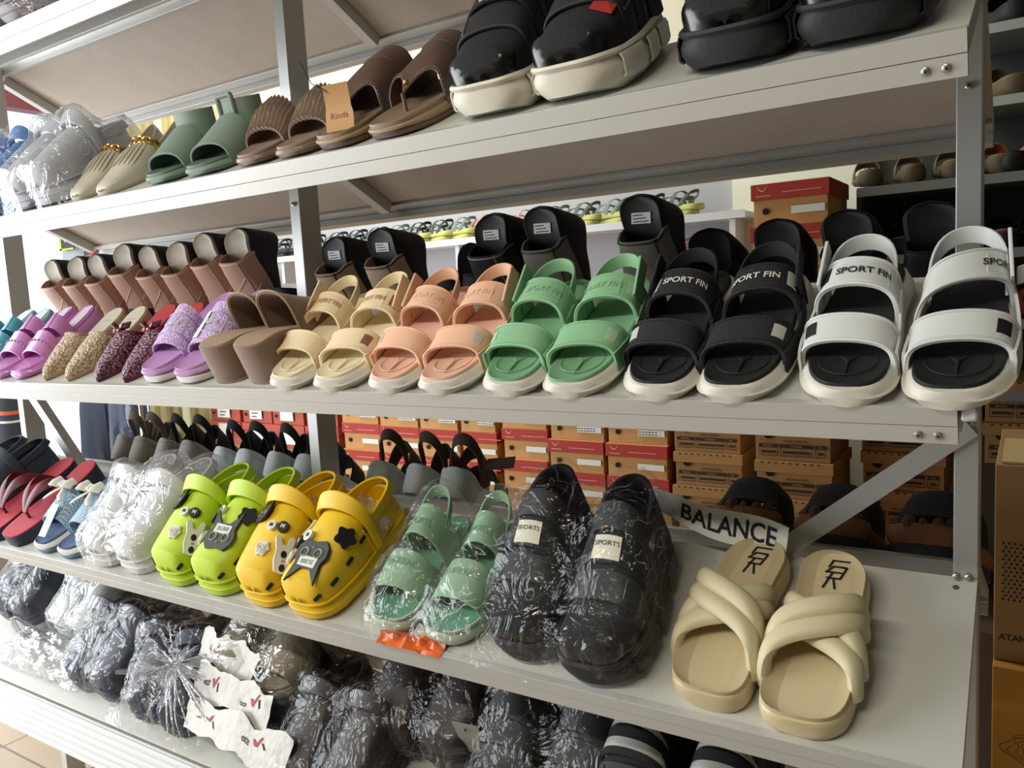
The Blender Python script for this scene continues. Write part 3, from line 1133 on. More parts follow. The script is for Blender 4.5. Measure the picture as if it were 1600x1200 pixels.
def clog(name, label, cat, grp, side, c, L=.27, W=.118, charms=None, strapx=None):
    root = thing(name, label, cat, grp)
    l = Last(L, W, side, zt=lambda q: .038 + .014 * (1 - q), zb=lambda q: .006 * smoothstep(.80, 1, q), toew=1.05, toe=.74, toep=2.6, waist=.82, heelw=.80)
    so = obj('sole', sole(MB(), l, r=.008, bulge=.004, n=36), c, root)
    for hz, k in ((.020, 0), (.037, 1)):
        obj('sole_ridge', MB().tube([(l.cw(q)[0] + sg * (l.cw(q)[1] + .0030), q * L, hz + .003 * q) for sg, qs in ((-1, stations(20, .05, .998)), (1, stations(20, .05, .998)[::-1])) for q in qs], .0022, 6), c, so)
    Hf = lambda q: .046 + .036 * (1 - smoothstep(.40, 1.0, q)) ** .9
    P = vamp(l, .46, 1.0, Hf, n=22, m=23, out=1.0, q=.58, p=.72, skew=.02, drop=.004)
    up_ = obj('upper', vamp_slab(MB(), P, .005), c, root)
    # raised collar round the opening
    co = MB()
    G = []
    for i in range(31):
        u = i / 30
        p, nn = vpt(P, 0, u)
        s_ = math.sin(PI * u)
        b = np.array((0, -.014, .017)) * (.35 + .65 * s_)
        G.append([tuple(p + nn * .006 - np.array((0, -.006, 0))), tuple(p + nn * .009 + b * .5), tuple(p + nn * .006 + b * 1.25)])
    co.slab(G, .006)
    obj('collar', co, c, root, bevel=.0015)
    # side and heel wall
    G = []
    for i in range(31):
        a = PI * i / 30
        tt = .48 - .47 * math.sin(a) ** .9
        cc, w_ = l.cw(max(tt, .06))
        x = cc - l.cw(max(.2, tt))[1] * spow(math.cos(a), .75)
        hh = .050 - .012 * math.sin(a)
        G.append([(x * (1 - .05 * j / 4), tt * L + .004 * j / 4, l.zt(tt) - .006 + hh * j / 4) for j in range(5)])
    obj('heel_wall', MB().slab(G, -.005), c, root)
    obj('insole', sole(MB(), l, zb=lambda q: l.zt(q) - .003, zt=lambda q: l.zt(q) + .001, scale=.93, r=.001, ysc=.96), c, root)
    # heel strap with round hinge plugs
    cc, w_ = l.cw(.45)
    hs = loop_strap(MB(), cc, w_ * 1.0, L * .46, L * .47, l.zt(.4) + .040, l.zt(.1) + .046, .020, .005, lean=.5)
    obj('heel_strap', hs, c, root, bevel=.0015)
    for sg in (-1, 1) if charms else ():
        obj('hinge_plug', MB().disc((cc + sg * (w_ * .99 + .001), L * .45, l.zt(.45) + .042), (sg, 0, .1), .008, .004, 12), mat('dark_plug', '3a2f35', .5), root)
    # dark vents round the toe, outer side
    for s_ in ((.86, .60, .34, .10) if charms else ()):
        for sg in (-1, 1):
            u = (.085 if sg < 0 else .915)
            p, nn = vpt(P, s_, u, .0)
            q, _ = vpt(P, min(.99, s_ + .05), u, 0)
            fn = frame(p + nn * .0004, nn, q - p)
            obj('vent', outline_prism(MB(), [(-.0035, -.008), (.001, -.009), (.0035, -.006), (.0035, .008), (-.001, .009), (-.0035, .006)], fn, .0016), mat('vent_black', '15160f', .7), up_)
    # charms
    for kind, s_, u_, sz, rot in charms or []:
        if side < 0:
            u_ = 1 - u_
        p, nn = vpt(P, s_, u_, .001)
        q, _ = vpt(P, s_ - .04, u_, .001)
        d = q - p
        fn0 = frame(p, nn, d)
        ca, sa = math.cos(math.radians(rot)), math.sin(math.radians(rot))
        fn = lambda x, y, h=0, f=fn0: f(x * ca - y * sa, x * sa + y * ca, h)
        charm(kind, fn, sz * 1.32, up_)
    return root


CAT_G = mat('dark_grey_rubber', '3b403e', .5)
CH_BLACK = mat('charm_black', '14151a', .5)
CH_WHITE = mat('charm_white', 'e4e2d8', .5)
CH_PINK = mat('charm_pink', 'd87f77', .5)
CH_EYE = mat('charm_eye_ring', '8f9a72', .5)


def charm(kind, fn, s, par):
    pr = lambda pts, h0, h1, m, nm, pa: obj(nm, outline_prism(MB(), pts, lambda x, y, h: fn(x, y, h + h0), h1), m, pa, bevel=.0006)
    if kind == 'cat':
        pts = [(-.62, -.30), (-.40, -.55), (0, -.48), (.40, -.55), (.62, -.30), (.66, .0), (.52, .25), (.62, .95), (.20, .45), (-.20, .45), (-.62, .95), (-.52, .25), (-.66, .0)]
        o = pr([(x * s, y * s) for x, y in pts], 0, .0045, CAT_G, 'cat_charm', par)
        ey = MB()
        for sg in (-1, 1):
            ey.tube([fn(sg * .28 * s + .15 * s * math.cos(a), -.08 * s + .15 * s * math.sin(a), .0048) for a in [2 * PI * i / 16 for i in range(17)]], s * .03, 5)
        obj('eye_ring', ey, CH_EYE, o)
        pr([(-.05 * s, -.24 * s), (.05 * s, -.24 * s), (0, -.32 * s)], .0045, .0012, CH_PINK, 'nose', o)
        t_ = pr([(-.38 * s, .08 * s), (.36 * s, .02 * s), (.37 * s, .36 * s), (-.36 * s, .42 * s)], .0047, .0006, PAPER, 'price_sticker', o)
        g = MB()
        text_on(g, '35.000', lambda x, y: fn(x, y + .22 * s, .0055), s * .2, .03)
        obj('sticker_print', g, mat('sticker_grey', '77777a', .7), t_, smooth=0)
    elif kind == 'flower':
        n = 30
        pr([(s * (.42 + .07 * math.cos(5 * 2 * PI * i / n)) * math.cos(2 * PI * i / n), s * (.42 + .07 * math.cos(5 * 2 * PI * i / n)) * math.sin(2 * PI * i / n)) for i in range(n)], 0, .004, CH_BLACK, 'flower_charm', par)
    elif kind == 'rose':
        n = 36
        o = pr([(s * (.40 + .05 * math.cos(6 * 2 * PI * i / n)) * math.cos(2 * PI * i / n), s * (.40 + .05 * math.cos(6 * 2 * PI * i / n)) * math.sin(2 * PI * i / n)) for i in range(n)], 0, .005, CH_WHITE, 'rose_charm', par)
        g = MB()
        for rr in (.12, .22, .31):
            g.tube([fn(rr * s * math.cos(a) * (1 + .12 * math.sin(3 * a + rr * 20)), rr * s * math.sin(a), .0055 + .002 * (.31 - rr) / .2) for a in [2 * PI * i / 20 for i in range(21)]], s * .035, 5)
        obj('petal_ring', g, CH_WHITE, o)
    elif kind == 'bead':
        o = pr([(x * s * .4, y * s * .4) for x, y in circ(1, 16)], 0, .007, CH_BLACK, 'letter_bead', par)
        g = MB()
        text_on(g, 'M', lambda x, y: fn(x, y, .0078), s * .42, .03)
        obj('bead_letter', g, CH_WHITE, o, smooth=0)
    elif kind == 'beadw':
        o = pr([(x * s * .4, y * s * .4) for x, y in circ(1, 16)], 0, .007, CH_WHITE, 'letter_bead', par)
        g = MB()
        text_on(g, 'M', lambda x, y: fn(x, y, .0078), s * .42, .03)
        obj('bead_letter', g, CH_BLACK, o, smooth=0)
    elif kind == 'mask':
        pts = [(-.28, -.72), (0, -.8), (.28, -.72), (.36, -.3), (.32, .15), (.40, .62), (.30, .74), (.18, .66), (.10, .36), (-.10, .36), (-.18, .66), (-.30, .74), (-.40, .62), (-.32, .15), (-.36, -.3)]
        o = pr([(x * s, y * s) for x, y in pts], 0, .0045, CH_WHITE, 'rabbit_charm', par)
        for sg in (-.02, .0):
            pass
        for yy in (-.55, -.02):
            pr([(x * s * .12, yy * s + y * s * .15) for x, y in circ(1, 12)], .0045, .0008, CH_BLACK, 'rabbit_eye', o)
        pr([(x * s * .07, -.28 * s + y * s * .07) for x, y in circ(1, 8)], .0045, .0008, CH_PINK, 'rabbit_nose', o)
    elif kind == 'kitty':
        pts = [(-.5, -.35), (-.2, -.5), (.2, -.5), (.5, -.35), (.6, 0), (.5, .3), (.55, .7), (.2, .45), (-.2, .45), (-.55, .7), (-.5, .3), (-.6, 0)]
        o = pr([(x * s, y * s) for x, y in pts], 0, .0045, CH_BLACK, 'kitten_charm', par)
        for sg in (-1, 1):
            pr([(sg * .32 * s + x * s * .08, -.12 * s + y * s * .08) for x, y in circ(1, 8)], .0045, .0008, CH_PINK, 'cheek', o)
        g = MB()
        for sg in (-1, 1):
            g.tube([fn(sg * .16 * s + q * .08 * s, .08 * s - abs(q) * .06 * s, .0050) for q in (-1, 0, 1)], s * .018, 4)
        obj('eye_line', g, CH_WHITE, o)
    return


def cross_slide(name, label, cat, grp, side, c_sole, c_in, c_strap, L=.275, W=.118):
    root = thing(name, label, cat, grp)
    l = Last(L, W, side, zt=lambda q: .030 + .012 * (1 - q), toew=1.0, toe=.80, toep=2.5, waist=.80, heelw=.80, bend=.07, heel=.16)
    obj('sole', sole(MB(), l, r=.006, bulge=.0015, n=36), c_sole, root)
    obj('insole', sole(MB(), l, zb=lambda q: l.zt(q) - .006, zt=lambda q: l.zt(q) - .0015, scale=.965, r=.001, dish=.008, ysc=.975), c_in, root)
    # rounded padded straps: two one way, two crossing over them
    def pad(ya, yb, H, nm, ph=0):
        s = Strap(l, ya, yb, .03, H, slope=-.2, drop=.012, out=1.0, q=.55, p=.74)
        pts, ups = [], []
        for i in range(27):
            u = i / 26
            p = Vector(s.pt(u, .5))
            pa, pb = Vector(s.pt(u, .35)), Vector(s.pt(u, .65))
            d = Vector(s.pt(min(1, u + .02), .5)) - Vector(s.pt(max(0, u - .02), .5))
            pts.append(p)
            ups.append(d.cross(pb - pa))
        obj(nm, MB().tube(pts, .0135, 12, rt=.0085, upv=ups), c_strap, root)
    k = (lambda p, q: (p, q)) if side > 0 else (lambda p, q: (q, p))
    for p_, q_, H_ in ((.785, .45, .026), (.675, .37, .034), (.45, .80, .042), (.37, .69, .050)):
        ya, yb = k(p_, q_)
        pad(L * ya, L * yb, H_, 'padded_strap')
    # monogram printed on the heel
    fn0 = frame((l.cw(.16)[0], L * .17, l.zt(.17) + .0002), (0, 0.04, 1), (0, -1, 0))
    fn = lambda x, y, h=0: fn0(x, y, .0012)
    g = MB()
    t_ = .0028

    def seg(x0, y0, x1, y1):
        a_, b_ = np.array((x0 + .28 * y0, y0)) * .021, np.array((x1 + .28 * y1, y1)) * .021
        d = b_ - a_
        nrm = np.array((-d[1], d[0])) / (np.linalg.norm(d) + 1e-9) * t_ / 2
        e = d / (np.linalg.norm(d) + 1e-9) * t_ * .3
        q = [a_ - nrm - e, b_ - nrm + e, b_ + nrm + e, a_ + nrm - e]
        g.add([fn(*p) for p in q], [[0, 1, 2, 3]])
    for sgm in ((-.55, 1.35, .45, 1.35), (-.55, 1.35, -.55, .75), (-.3, .85, .45, .85), (-.3, .85, -.55, .3), (-.05, .85, .5, .8), (.5, .8, .5, -.15), (.5, -.15, -.3, -.15), (-.5, .35, .4, .35), (-.15, .3, -.15, -1.0), (.1, -.15, .55, -1.0)):
        seg(*sgm)
    obj('monogram', g, INK, root, smooth=0)
    return root
# ------------------------------------------------------------------ third tier, front row
col = lambda n, h, **k: mat(n, h, **k)
SPORTM = {
    'cream': (col('strap_cream', 'ead4ae', rough=.5), col('insole_cream', 'e2d6b6', rough=.6), col('patch_brown', '8a5a3f', rough=.6), col('text_tan', 'b3905f', rough=.6)),
    'peach': (col('strap_peach', 'e9ba9b', rough=.5), col('insole_peach', 'e0b49e', rough=.6), col('patch_grey_pink', 'c9b8aa', rough=.6), col('text_peach', 'efc8ae', rough=.5)),
    'green': (col('strap_green', '88b88d', rough=.5), col('insole_green', '75a37c', rough=.6), col('patch_pale_green', 'a5bfa2', rough=.6), col('text_pale_green', '94bb95', rough=.5)),
    'black': (col('strap_black', '141416', rough=.75, bump=.3, bs=500), col('insole_black', '131416', rough=.7), col('patch_white', 'b9bdb4', rough=.6), col('text_white', 'c9c9c2', rough=.6)),
    'white': (col('strap_white', 'cfd2d0', rough=.45), col('insole_black', '131416'), col('patch_black', '15161a', rough=.6), col('text_black', '15161a')),
}
W_ = .099
row = [('cream', -.972, -.862, 'cream', 'the brown wedges', 'the peach pair'), ('peach', -.752, -.648, 'peach', 'the cream pair', 'the green pair'), ('green', -.540, -.438, 'sage green', 'the peach pair', 'the black pair'),
       ('black', -.327, -.228, 'black', 'the green pair', 'the white pair'), ('white', -.113, -.008, 'white', 'the black pair', None)]
for key, xa, xb, nm, lft, rgt in row:
    m = SPORTM[key]
    look = {'cream': 'cream two-strap sandal with brown square patches', 'peach': 'peach two-strap sandal on a pale platform sole', 'green': 'green two-strap sport sandal on a white sole',
            'black': 'black two-strap sandal with white square patches', 'white': 'white two-strap sandal with black insole'}[key]
    a = sport_sandal('sport_sandal', look + ', beside ' + lft, 'sandal', None, -1, m[0], m[1], m[2], m[3], W=W_)
    place(a, 'C', xa, -.010, 0, L=.27)
    lb = look + ', beside ' + rgt if rgt else 'white sandal with unfastened strap hanging past the rack end post'
    b = sport_sandal('sport_sandal', lb, 'sandal', None, 1, m[0], m[1], m[2], m[3], W=W_, open_strap=(key == 'white'))
    place(b, 'C', xb, -.010 if key != 'white' else -.011, 0, L=.27)

# brown suede wedge clogs
SUEDE = mat('taupe_suede', '7d6656', 0.9, var=.08, vs=30, sheen=.3)
SUEDE_IN = mat('taupe_lining', 'a58c74', 0.8)
BSOLE = mat('taupe_sole', '8e7867', 0.7)


def suede_clog(label, side, x):
    root = thing('suede_wedge_slide', label, 'shoe')
    L, W = .245, .092
    l = Last(L, W, side, zt=lambda q: .022 + .052 * smoothstep(.85, .10, q), toe=.80, toep=2.4, waist=.84, heelw=.86, heel=.10)
    so = obj('covered_wedge', sole(MB(), l, r=.004), SUEDE, root)
    obj('outsole', sole(MB(), l, zb=-.0, zt=.006, scale=1.01, r=.002), BSOLE, root)
    obj('insole', sole(MB(), l, zb=lambda q: l.zt(q) - .003, zt=lambda q: l.zt(q) + .0012, scale=.95, r=.001, ysc=.97), SUEDE_IN, root)
    st = MB()
    for k in range(9):
        z = .012 + .0065 * k
        st.tube([(-.012, -.0012 + .004, z), (-.010, -.0012 + .004, z + .004)], .0008, 4)
    obj('heel_stitching', st, mat('dark_thread', '2f241d', .8), so)
    obj('heel_seam', MB().tube([(-.018, .0045, .008), (-.018, .0045, .062), (0, .001, .066), (.02, .0045, .066)], .0012, 5), SUEDE_IN, so)
    s = Strap(l, L * .63, L * .63, .105, .058, slope=-.30, drop=.010, out=1.03, q=.6, p=.75)
    o = obj('wide_band', s.build(MB(), .004, m=9), SUEDE, root, bevel=.001)
    for v in (0, 1):
        obj('band_edge', MB().tube([s.pt(i / 24, v, .0) for i in range(25)], .0022, 6), SUEDE_IN, o)
    # heel towards the aisle, toe up the slope
    R = Matrix(((1, 0, 0), (0, CT, ST), (0, -ST, CT))).transposed().to_4x4()
    root.matrix_world = Matrix.Translation(near_pt('C', x, .012)) @ R


suede_clog('taupe suede wedge slide, heel to the aisle, beside the lilac pair', -1, -1.140)
suede_clog('taupe suede wedge slide, heel to the aisle, beside the cream sandals', 1, -1.055)

# lilac slides with a terry band
LILAC = mat('lilac_rubber', 'b98bc0', .5)
LILACB = weave_mat('lilac_terry', 'a57fc0', 'd9c2e2', 260, .9, .6)
SILVER = mat('silver_glitter', 'b9b4c4', .35, .4, var=.2, vs=300)
for sd, x, lb in ((-1, -1.345, 'lilac slide with fuzzy band, beside the burgundy woven mules'), (1, -1.235, 'lilac slide with fuzzy band, beside the taupe wedges')):
    r, l, s, b = slide('fuzzy_band_slide', lb, 'slide', None, sd, LILAC, LILAC, LILACB, base=WHITE, base_h=.012, W=.094, L=.25, th_toe=.024, th_heel=.066, t=.60, band=.082, H=.042)
    obj('glitter_band', s.flat(MB(), .03, .97, .30, .70, .0012, .0012), SILVER, b)
    obj('piping', MB().tube([s.pt(i / 24, .27, .001) for i in range(25)], .0016, 5).tube([s.pt(i / 24, .73, .001) for i in range(25)], .0016, 5), mat('lilac_piping', '8f86a8', .4), b)
    obj('band_lettering', s.text(MB(), 'Lule', .020, .5, .5, .0032, .02), mat('pale_silver', 'dcdce4', .3, .5), b, smooth=0)
    g = MB()
    fn = frame((l.cw(.16)[0], l.L * .2, l.zt(.18) + .003), (0, .05, 1), (0, -1, 0))
    text_on(g, 'Dayles', lambda px, py: fn(py * -1, px, 0), .016)
    obj('insole_print', g, mat('lilac_print', '7d5f94', .5), r, smooth=0)
    if sd > 0:
        obj('tag_slip', s.flat(MB(), .56, .66, .25, .9, .003, .0008), PAPER, b)
    place(r, 'C', x, .004, 0, L=.25)

# burgundy and beige woven pointed mules
BURG = weave_mat('burgundy_weave', '9a5a6e', '3b1226', 190, .35, 1.0)
BURGE = mat('burgundy_edge', '5a1f38', .4)
REDIN = mat('red_insole', 'b8343a', .45)
BEIGEW = weave_mat('beige_weave', 'd8c4a8', '9a7f62', 200, .5, 1.0)
BEIGEE = mat('beige_edge', 'a98a72', .5)
for sd, x, lb in ((-1, -1.535, 'burgundy woven pointed mule with bow, beside the beige woven pair'), (1, -1.435, 'burgundy woven pointed mule with bow, beside the lilac slides')):
    place(woven_mule('woven_mule', lb, 'shoe', None, sd, BURG, BURGE, REDIN, BURGE, bow=True), 'C', x, .006, 0, L=.235)
for sd, x, lb in ((-1, -1.735, 'beige woven pointed mule beside the pink buckle slides'), (1, -1.640, 'beige woven pointed mule beside the burgundy woven pair')):
    place(woven_mule('woven_mule', lb, 'shoe', None, sd, BEIGEW, BEIGEE, mat('ivory_insole', 'c9c3ae', .6), BEIGEE, logo='Modern'), 'C', x, .006, 0, L=.235)

# pink studded slides with an upper band, then teal ones
PINK = mat('orchid_vinyl', 'c47fbf', .3, coat=.3)
TEAL = mat('teal_vinyl', '3d8fa6', .3, coat=.3)
for sd, x, lb, m in ((-1, -1.945, 'orchid pink studded slide beside the teal pair', PINK), (1, -1.845, 'orchid pink studded slide beside the beige woven mules', PINK),
                     (-1, -2.13, 'teal slide with pale insole, half hidden at the shelf edge', TEAL), (1, -2.04, 'teal slide with pale insole beside the pink slides', TEAL)):
    r, l, s, b = slide('studded_slide', lb, 'slide', None, sd, m, m if m is PINK else mat('pale_aqua', 'b9d6d2', .5), m, W=.09, L=.24, t=.68, band=.05, H=.036, th_toe=.014, th_heel=.062)
    g = MB()
    for i in range(11):
        p = Vector(s.pt(.1 + .8 * i / 10, .5, .001))
        g.ball(p, .0028, k=8)
    obj('stud_row', g, mat('silver_stud', 'd9d4dc', .2, .9), b)
    s2 = Strap(l, l.L * .44, l.L * .47, .034, .046, slope=-.25, drop=.008)
    o2 = obj('upper_band', s2.build(MB(), .004), m, r, bevel=.001)
    obj('buckle', s2.flat(MB(), .45, .55, -.08, 1.08, .0015, .003), m, o2, bevel=.001)
    obj('heel_pad', MB().slab([[(l.cw(q)[0] + k * l.cw(q)[1] * .55, q * l.L, l.zt(q) + .004) for k in (-1, 0, 1)] for q in (.04, .14, .24, .34)], .002), mat('gloss_pad', 'e6d2e6', .15) if m is PINK else mat('gloss_pad_teal', 'd9eee6', .15), r)
    place(r, 'C', x, .006, 0, L=.24)

# ------------------------------------------------------------------ third tier, raised back row: standing on their toes against the ridge
def stand(o, x, dz=0.0, yaw=0.0, tilt=76.0, L=.185, y=.075):
    f = math.radians(tilt)
    B = Matrix(((-1, 0, 0), (0, -math.cos(f), -math.sin(f)), (0, -math.sin(f), math.cos(f)))).transposed().to_4x4()
    o.matrix_world = Matrix.Translation((x, y, TIER['C'] - .036 + dz)) @ Matrix.Rotation(math.radians(yaw), 4, 'Z') @ B @ Matrix.Translation((0, -L, 0))


PINKW = mat('dusty_pink_leather', 'c79c88', .45)
LINE_P = mat('pale_pink_piping', 'e6cdbd', .5)
GREYW = mat('grey_leather', '77746c', .5)
LINE_K = mat('black_piping', '0f1012', .5)
BEIGEWD = mat('beige_leather', 'b59d86', .5)
BLKW = mat('black_matt_leather', '16171a', .5)
LINE_W = mat('grey_piping', '8f8f8a', .5)
IN_BG = mat('stone_insole', 'b9ae9c', .6)
IN_BK = mat('black_insole_cup', '0d0e10', .6)
ords = ['leftmost', 'second', 'third', 'fourth', 'fifth', 'sixth', 'seventh', 'rightmost']
for i, x in enumerate((-2.145, -2.035, -1.935, -1.825, -1.715, -1.612, -1.505, -1.402)):
    lb = ords[i] + (' of eight' if i in (0, 7) else ' from the left of eight') + ' dusty pink wedge mules in the back row'
    o = wedge_mule('wedge_mule', lb, 'shoe', 'pink wedge mules in the back row', -1 if i % 2 else 1, PINKW, LINE_P, IN_BG, style=i // 2, sticker=False)
    stand(o, x, .010 + .012 * (i in (3, 6, 7)) + .004 * (i > 2), 2 + 3 * (i % 2), 86)
for x, a, ln, lb, sd, yw, pt in ((-1.112, BEIGEWD, LINE_K, 'beige and black wedge mule right beside the middle post', -1, 14, -22), (-.985, BEIGEWD, LINE_K, 'beige and black wedge mule behind the cream sandals', 1, 14, -24),
                         (-.735, BLKW, LINE_W, 'black wedge mule with grey piping and a heel sticker', -1, 16, -25), (-.632, GREYW, LINE_K, 'grey wedge mule beside the black one, white sticker on black insole', 1, 14, -28),
                         (-.455, GREYW, LINE_K, 'grey wedge mule standing alone behind the green and black sandals', 1, 8, -28)):
    o = wedge_mule('wedge_mule', lb, 'shoe', None, sd, a, ln, IN_BK, style=0 if sd < 0 else 1)
    stand(o, x, {-22: -.018, -24: -.012, -25: -.010, -28: -.008}[pt], 0, 84)
RIBK = stripe_mat('black_ribbed_knit', '26282b', '0b0c0e', 130, (0, .6, .8), .8)
for x, lb, yw in ((-1.305, 'black ribbed mule beside the last pink wedge', 10), (-1.225, 'black ribbed mule mostly hidden by the middle post', 10), (-.862, 'black woven mule behind the peach sandals, beside the beige wedge', 8), (-.798, 'black woven mule behind the peach sandals, beside the black wedge', 8)):
    r = thing('ribbed_mule', lb, 'shoe')
    l = Last(.22, .086, 1, zt=lambda q: .022 + .02 * (1 - q), toew=1.0, toe=.80, toep=2.4)
    obj('sole', sole(MB(), l), BLK, r)
    P = vamp(l, .44, 1.0, lambda q: .030 + .055 * (1 - smoothstep(.4, 1, q)) ** .8, q=.6, p=.75, skew=.08)
    obj('upper', vamp_slab(MB(), P, .004), RIBK, r)
    obj('opening_edge', MB().tube([vpt(P, 0, i / 20, .0005)[0] for i in range(21)], .002, 5), BLKF, r)
    stand(r, x, -.075, 0, 70, L=.22, y=.085)
for x, lb, dz in ((-.365, 'black mule standing behind the black sandals, beside the grey wedge', -.075), (-.262, 'black mule with rounded heel behind the black sandals', -.070), (-.165, 'black mule with rounded heel beside the red-lidded boxes', -.066), (-.058, 'black mule with rounded heel behind the white sandals', -.066)):
    o = wedge_mule('wedge_mule', lb, 'shoe', None, 1, BLKW, BLKW, IN_BK, sticker=False)
    stand(o, x, dz, 0, 74, y=.10)

# ------------------------------------------------------------------ fourth tier, front row
LIME = mat('lime_foam', 'b9d42c', .5)
YEL = mat('yellow_foam', 'e8bf14', .5)
ch_cat = [('kitty', .14, .36, .030, 10), ('bead', .25, .66, .020, 0), ('beadw', .27, .55, .018, 0), ('mask', .48, .80, .034, 20), ('rose', .52, .56, .026, 0)]
ch_big = [('flower', .18, .30, .030, 0), ('cat', .46, .45, .040, 8), ('rose', .48, .76, .026, 0), ('bead', .26, .70, .019, 0), ('beadw', .18, .62, .017, 0)]
ch_big2 = [('flower', .22, .26, .032, 0), ('cat', .50, .47, .040, 186), ('rose', .50, .76, .027, 0), ('bead', .34, .72, .020, 0), ('beadw', .30, .60, .020, 0), ('mask', .20, .80, .024, 10)]
for sd, x, s_, m, chs, lb in ((-1, -1.338, .002, LIME, ch_cat, 'lime green clog with kitten and rose charms, beside the bagged white shoes'), (1, -1.208, .002, LIME, ch_big, 'lime green clog with big grey cat charm, beside the yellow pair'),
                             (-1, -1.088, .002, YEL, ch_cat, 'yellow clog with kitten and rabbit charms, beside the lime pair'), (1, -.962, .001, YEL, ch_big2, 'yellow clog with upside-down grey cat charm, beside the bagged green slides')):
    o = clog('rubber_clog', lb, 'clog', None, sd, m, charms=chs, W=.108, L=.265)
    place(o, 'D', x, s_, 0, L=.265)
CREAM = mat('cream_foam', 'cdbd96', .4, coat=.15)
CREAMI = mat('cream_insole', 'bfae8a', .55)
for sd, x, yw, lb in ((-1, -.282, -3, 'cream crossed-strap slide with black heel monogram, beside the bagged black shoes'), (1, -.163, 0, 'cream crossed-strap slide with black heel monogram, beside the bare shelf end')):
    o = cross_slide('crossed_strap_slide', lb, 'slide', None, sd, CREAM, CREAMI, mat('cream_padded_strap', 'd3c8a4', .5), L=.27, W=.104)
    place(o, 'D', x, .012 if sd < 0 else .004, yw, L=.27)
# bagged sage slides
SAGE = mat('sage_foam', '86a98a', .55)
SAGEI = mat('sage_insole', '5f947a', .6)
bag1 = []
for sd, x, lb in ((-1, -.800, 'sage green slide in clear plastic, beside the yellow clogs'), (1, -.682, 'sage green slide in clear plastic, beside the bagged black shoes')):
    r, l, s, b = slide('sage_slide', lb, 'slide', None, sd, mat('pale_sage_sole', 'b3c2b0', .6), SAGEI, SAGE, L=.25, W=.098, th_toe=.022, th_heel=.03, t=.70, band=.062, H=.05)
    s2 = Strap(l, l.L * .34, l.L * .36, .052, .076, slope=-.35, drop=.01)
    o2 = obj('instep_band', s2.build(MB(), .004), SAGE, r, bevel=.001)
    obj('band_lettering', s2.text(MB(), 'SPORTS', .015, .5, .6, .0008, .02), mat('sage_emboss', '6f9676', .6), o2, smooth=0)
    obj('band_lettering', s.text(MB(), 'LUFKEAC', .013, .5, .35, .0008, .02), mat('sage_emboss', '6f9676', .6), b, smooth=0)
    c, w_ = l.cw(.3)
    obj('heel_strap', loop_strap(MB(), c, w_ * .93, l.L * .30, l.L * .24, l.zt(.3) + .04, l.zt(.1) + .076, .02, .004), SAGE, r, bevel=.001)
    tb = MB()
    for i in range(17):
        q = .80 + .199 * math.sin(PI / 2 * i / 16)
        for sg in (-1, 1):
            cc, ww = l.cw(q)
            tb.box((cc + sg * ww * .97, q * l.L * .985, l.zt(q) + .004), (.004, .003, .004))
    obj('toe_ridging', tb, mat('pale_sage_sole', 'b3c2b0'), r, smooth=0)
    place(r, 'D', x, .012, 0, L=.25)
    bag1.append(r)
# bagged black trainers
bag2 = []
for sd, x, yw, s_, lb in ((-1, -.548, 2, .012, 'black shoe in clear plastic, beside the bagged sage slides'), (1, -.425, 2, .002, 'black shoe in clear plastic, beside the cream slides')):
    r = sneaker('black_shoe', lb, 'shoe', None, sd, BLK, BLKF, L=.27, W=.104, red=False)
    place(r, 'D', x, s_, yw, L=.27)
    bag2.append(r)
# bagged white shoes
WCLOTH = mat('white_knit', 'd9dadc', .7, bump=.2, bs=150)
bag3 = []
for sd, x, lb in ((-1, -1.590, 'white shoe in clear plastic, beside the gingham slides'), (1, -1.470, 'white shoe in clear plastic, beside the lime clogs')):
    r = clog('white_shoe', lb, 'shoe', None, sd, WCLOTH, L=.265, W=.104)
    place(r, 'D', x, .006, 0, L=.265)
    bag3.append(r)
# gingham slides with bows
GING = check_mat('blue_gingham', '6f8fae', 'c3d3de', 260)
NAVYI = mat('denim_insole', '4d658a', .7)
for sd, x, lb in ((-1, -1.830, 'blue gingham slide with white bow and tag, beside the red thongs'), (1, -1.722, 'blue gingham slide with white bow, beside the bagged white shoes')):
    r, l, s, b = slide('gingham_slide', lb, 'slide', None, sd, WHITE, NAVYI, GING, base=mat('blue_outsole', '51759a', .6), base_h=.008, L=.245, W=.098, t=.62, band=.075, H=.052, inscale=.80)
    bw = MB()
    p = Vector(s.pt(.5, .12, .004))
    for sg in (-1, 1):
        G = [[(p.x + sg * (.006 + .040 * i / 4), p.y + .016 * (j - 1) * (.35 + .65 * math.sin(PI * (.15 + .7 * i / 4))), p.z + .010 + .010 * math.sin(PI * i / 4) + .003 * (j == 1)) for j in range(3)] for i in range(5)]
        bw.slab(G, .006 * (sg if True else 1))
        bw.tube([p + Vector((sg * .003, .004, .004)), p + Vector((sg * .02, .028, .002)), p + Vector((sg * .035, .04, -.004))], [.004, .007, .005], 6, rt=.002)
    bw.box(tuple(p + Vector((0, 0, .011))), (.014, .016, .012))
    obj('bow', bw, mat('white_cotton', 'd9d8cc', .8), b, bevel=.001)
    if sd < 0:
        tg = MB()
        q0, q1 = Vector(s.pt(.42, .7, .012)), Vector((l.cw(.9)[0] - .004, l.L * .93, l.zt(.9) + .012))
        d = (q1 - q0)
        G = [[tuple(q0 + d * (i / 3) + Vector((k * .014, 0, 0))) for k in (-1, 1)] for i in range(4)]
        tg.slab(G, .0008)
        obj('paper_tag', tg, mat('pale_tag', 'cfe0dc', .6), r, smooth=0)
    place(r, 'D', x, .004, 0, L=.245)
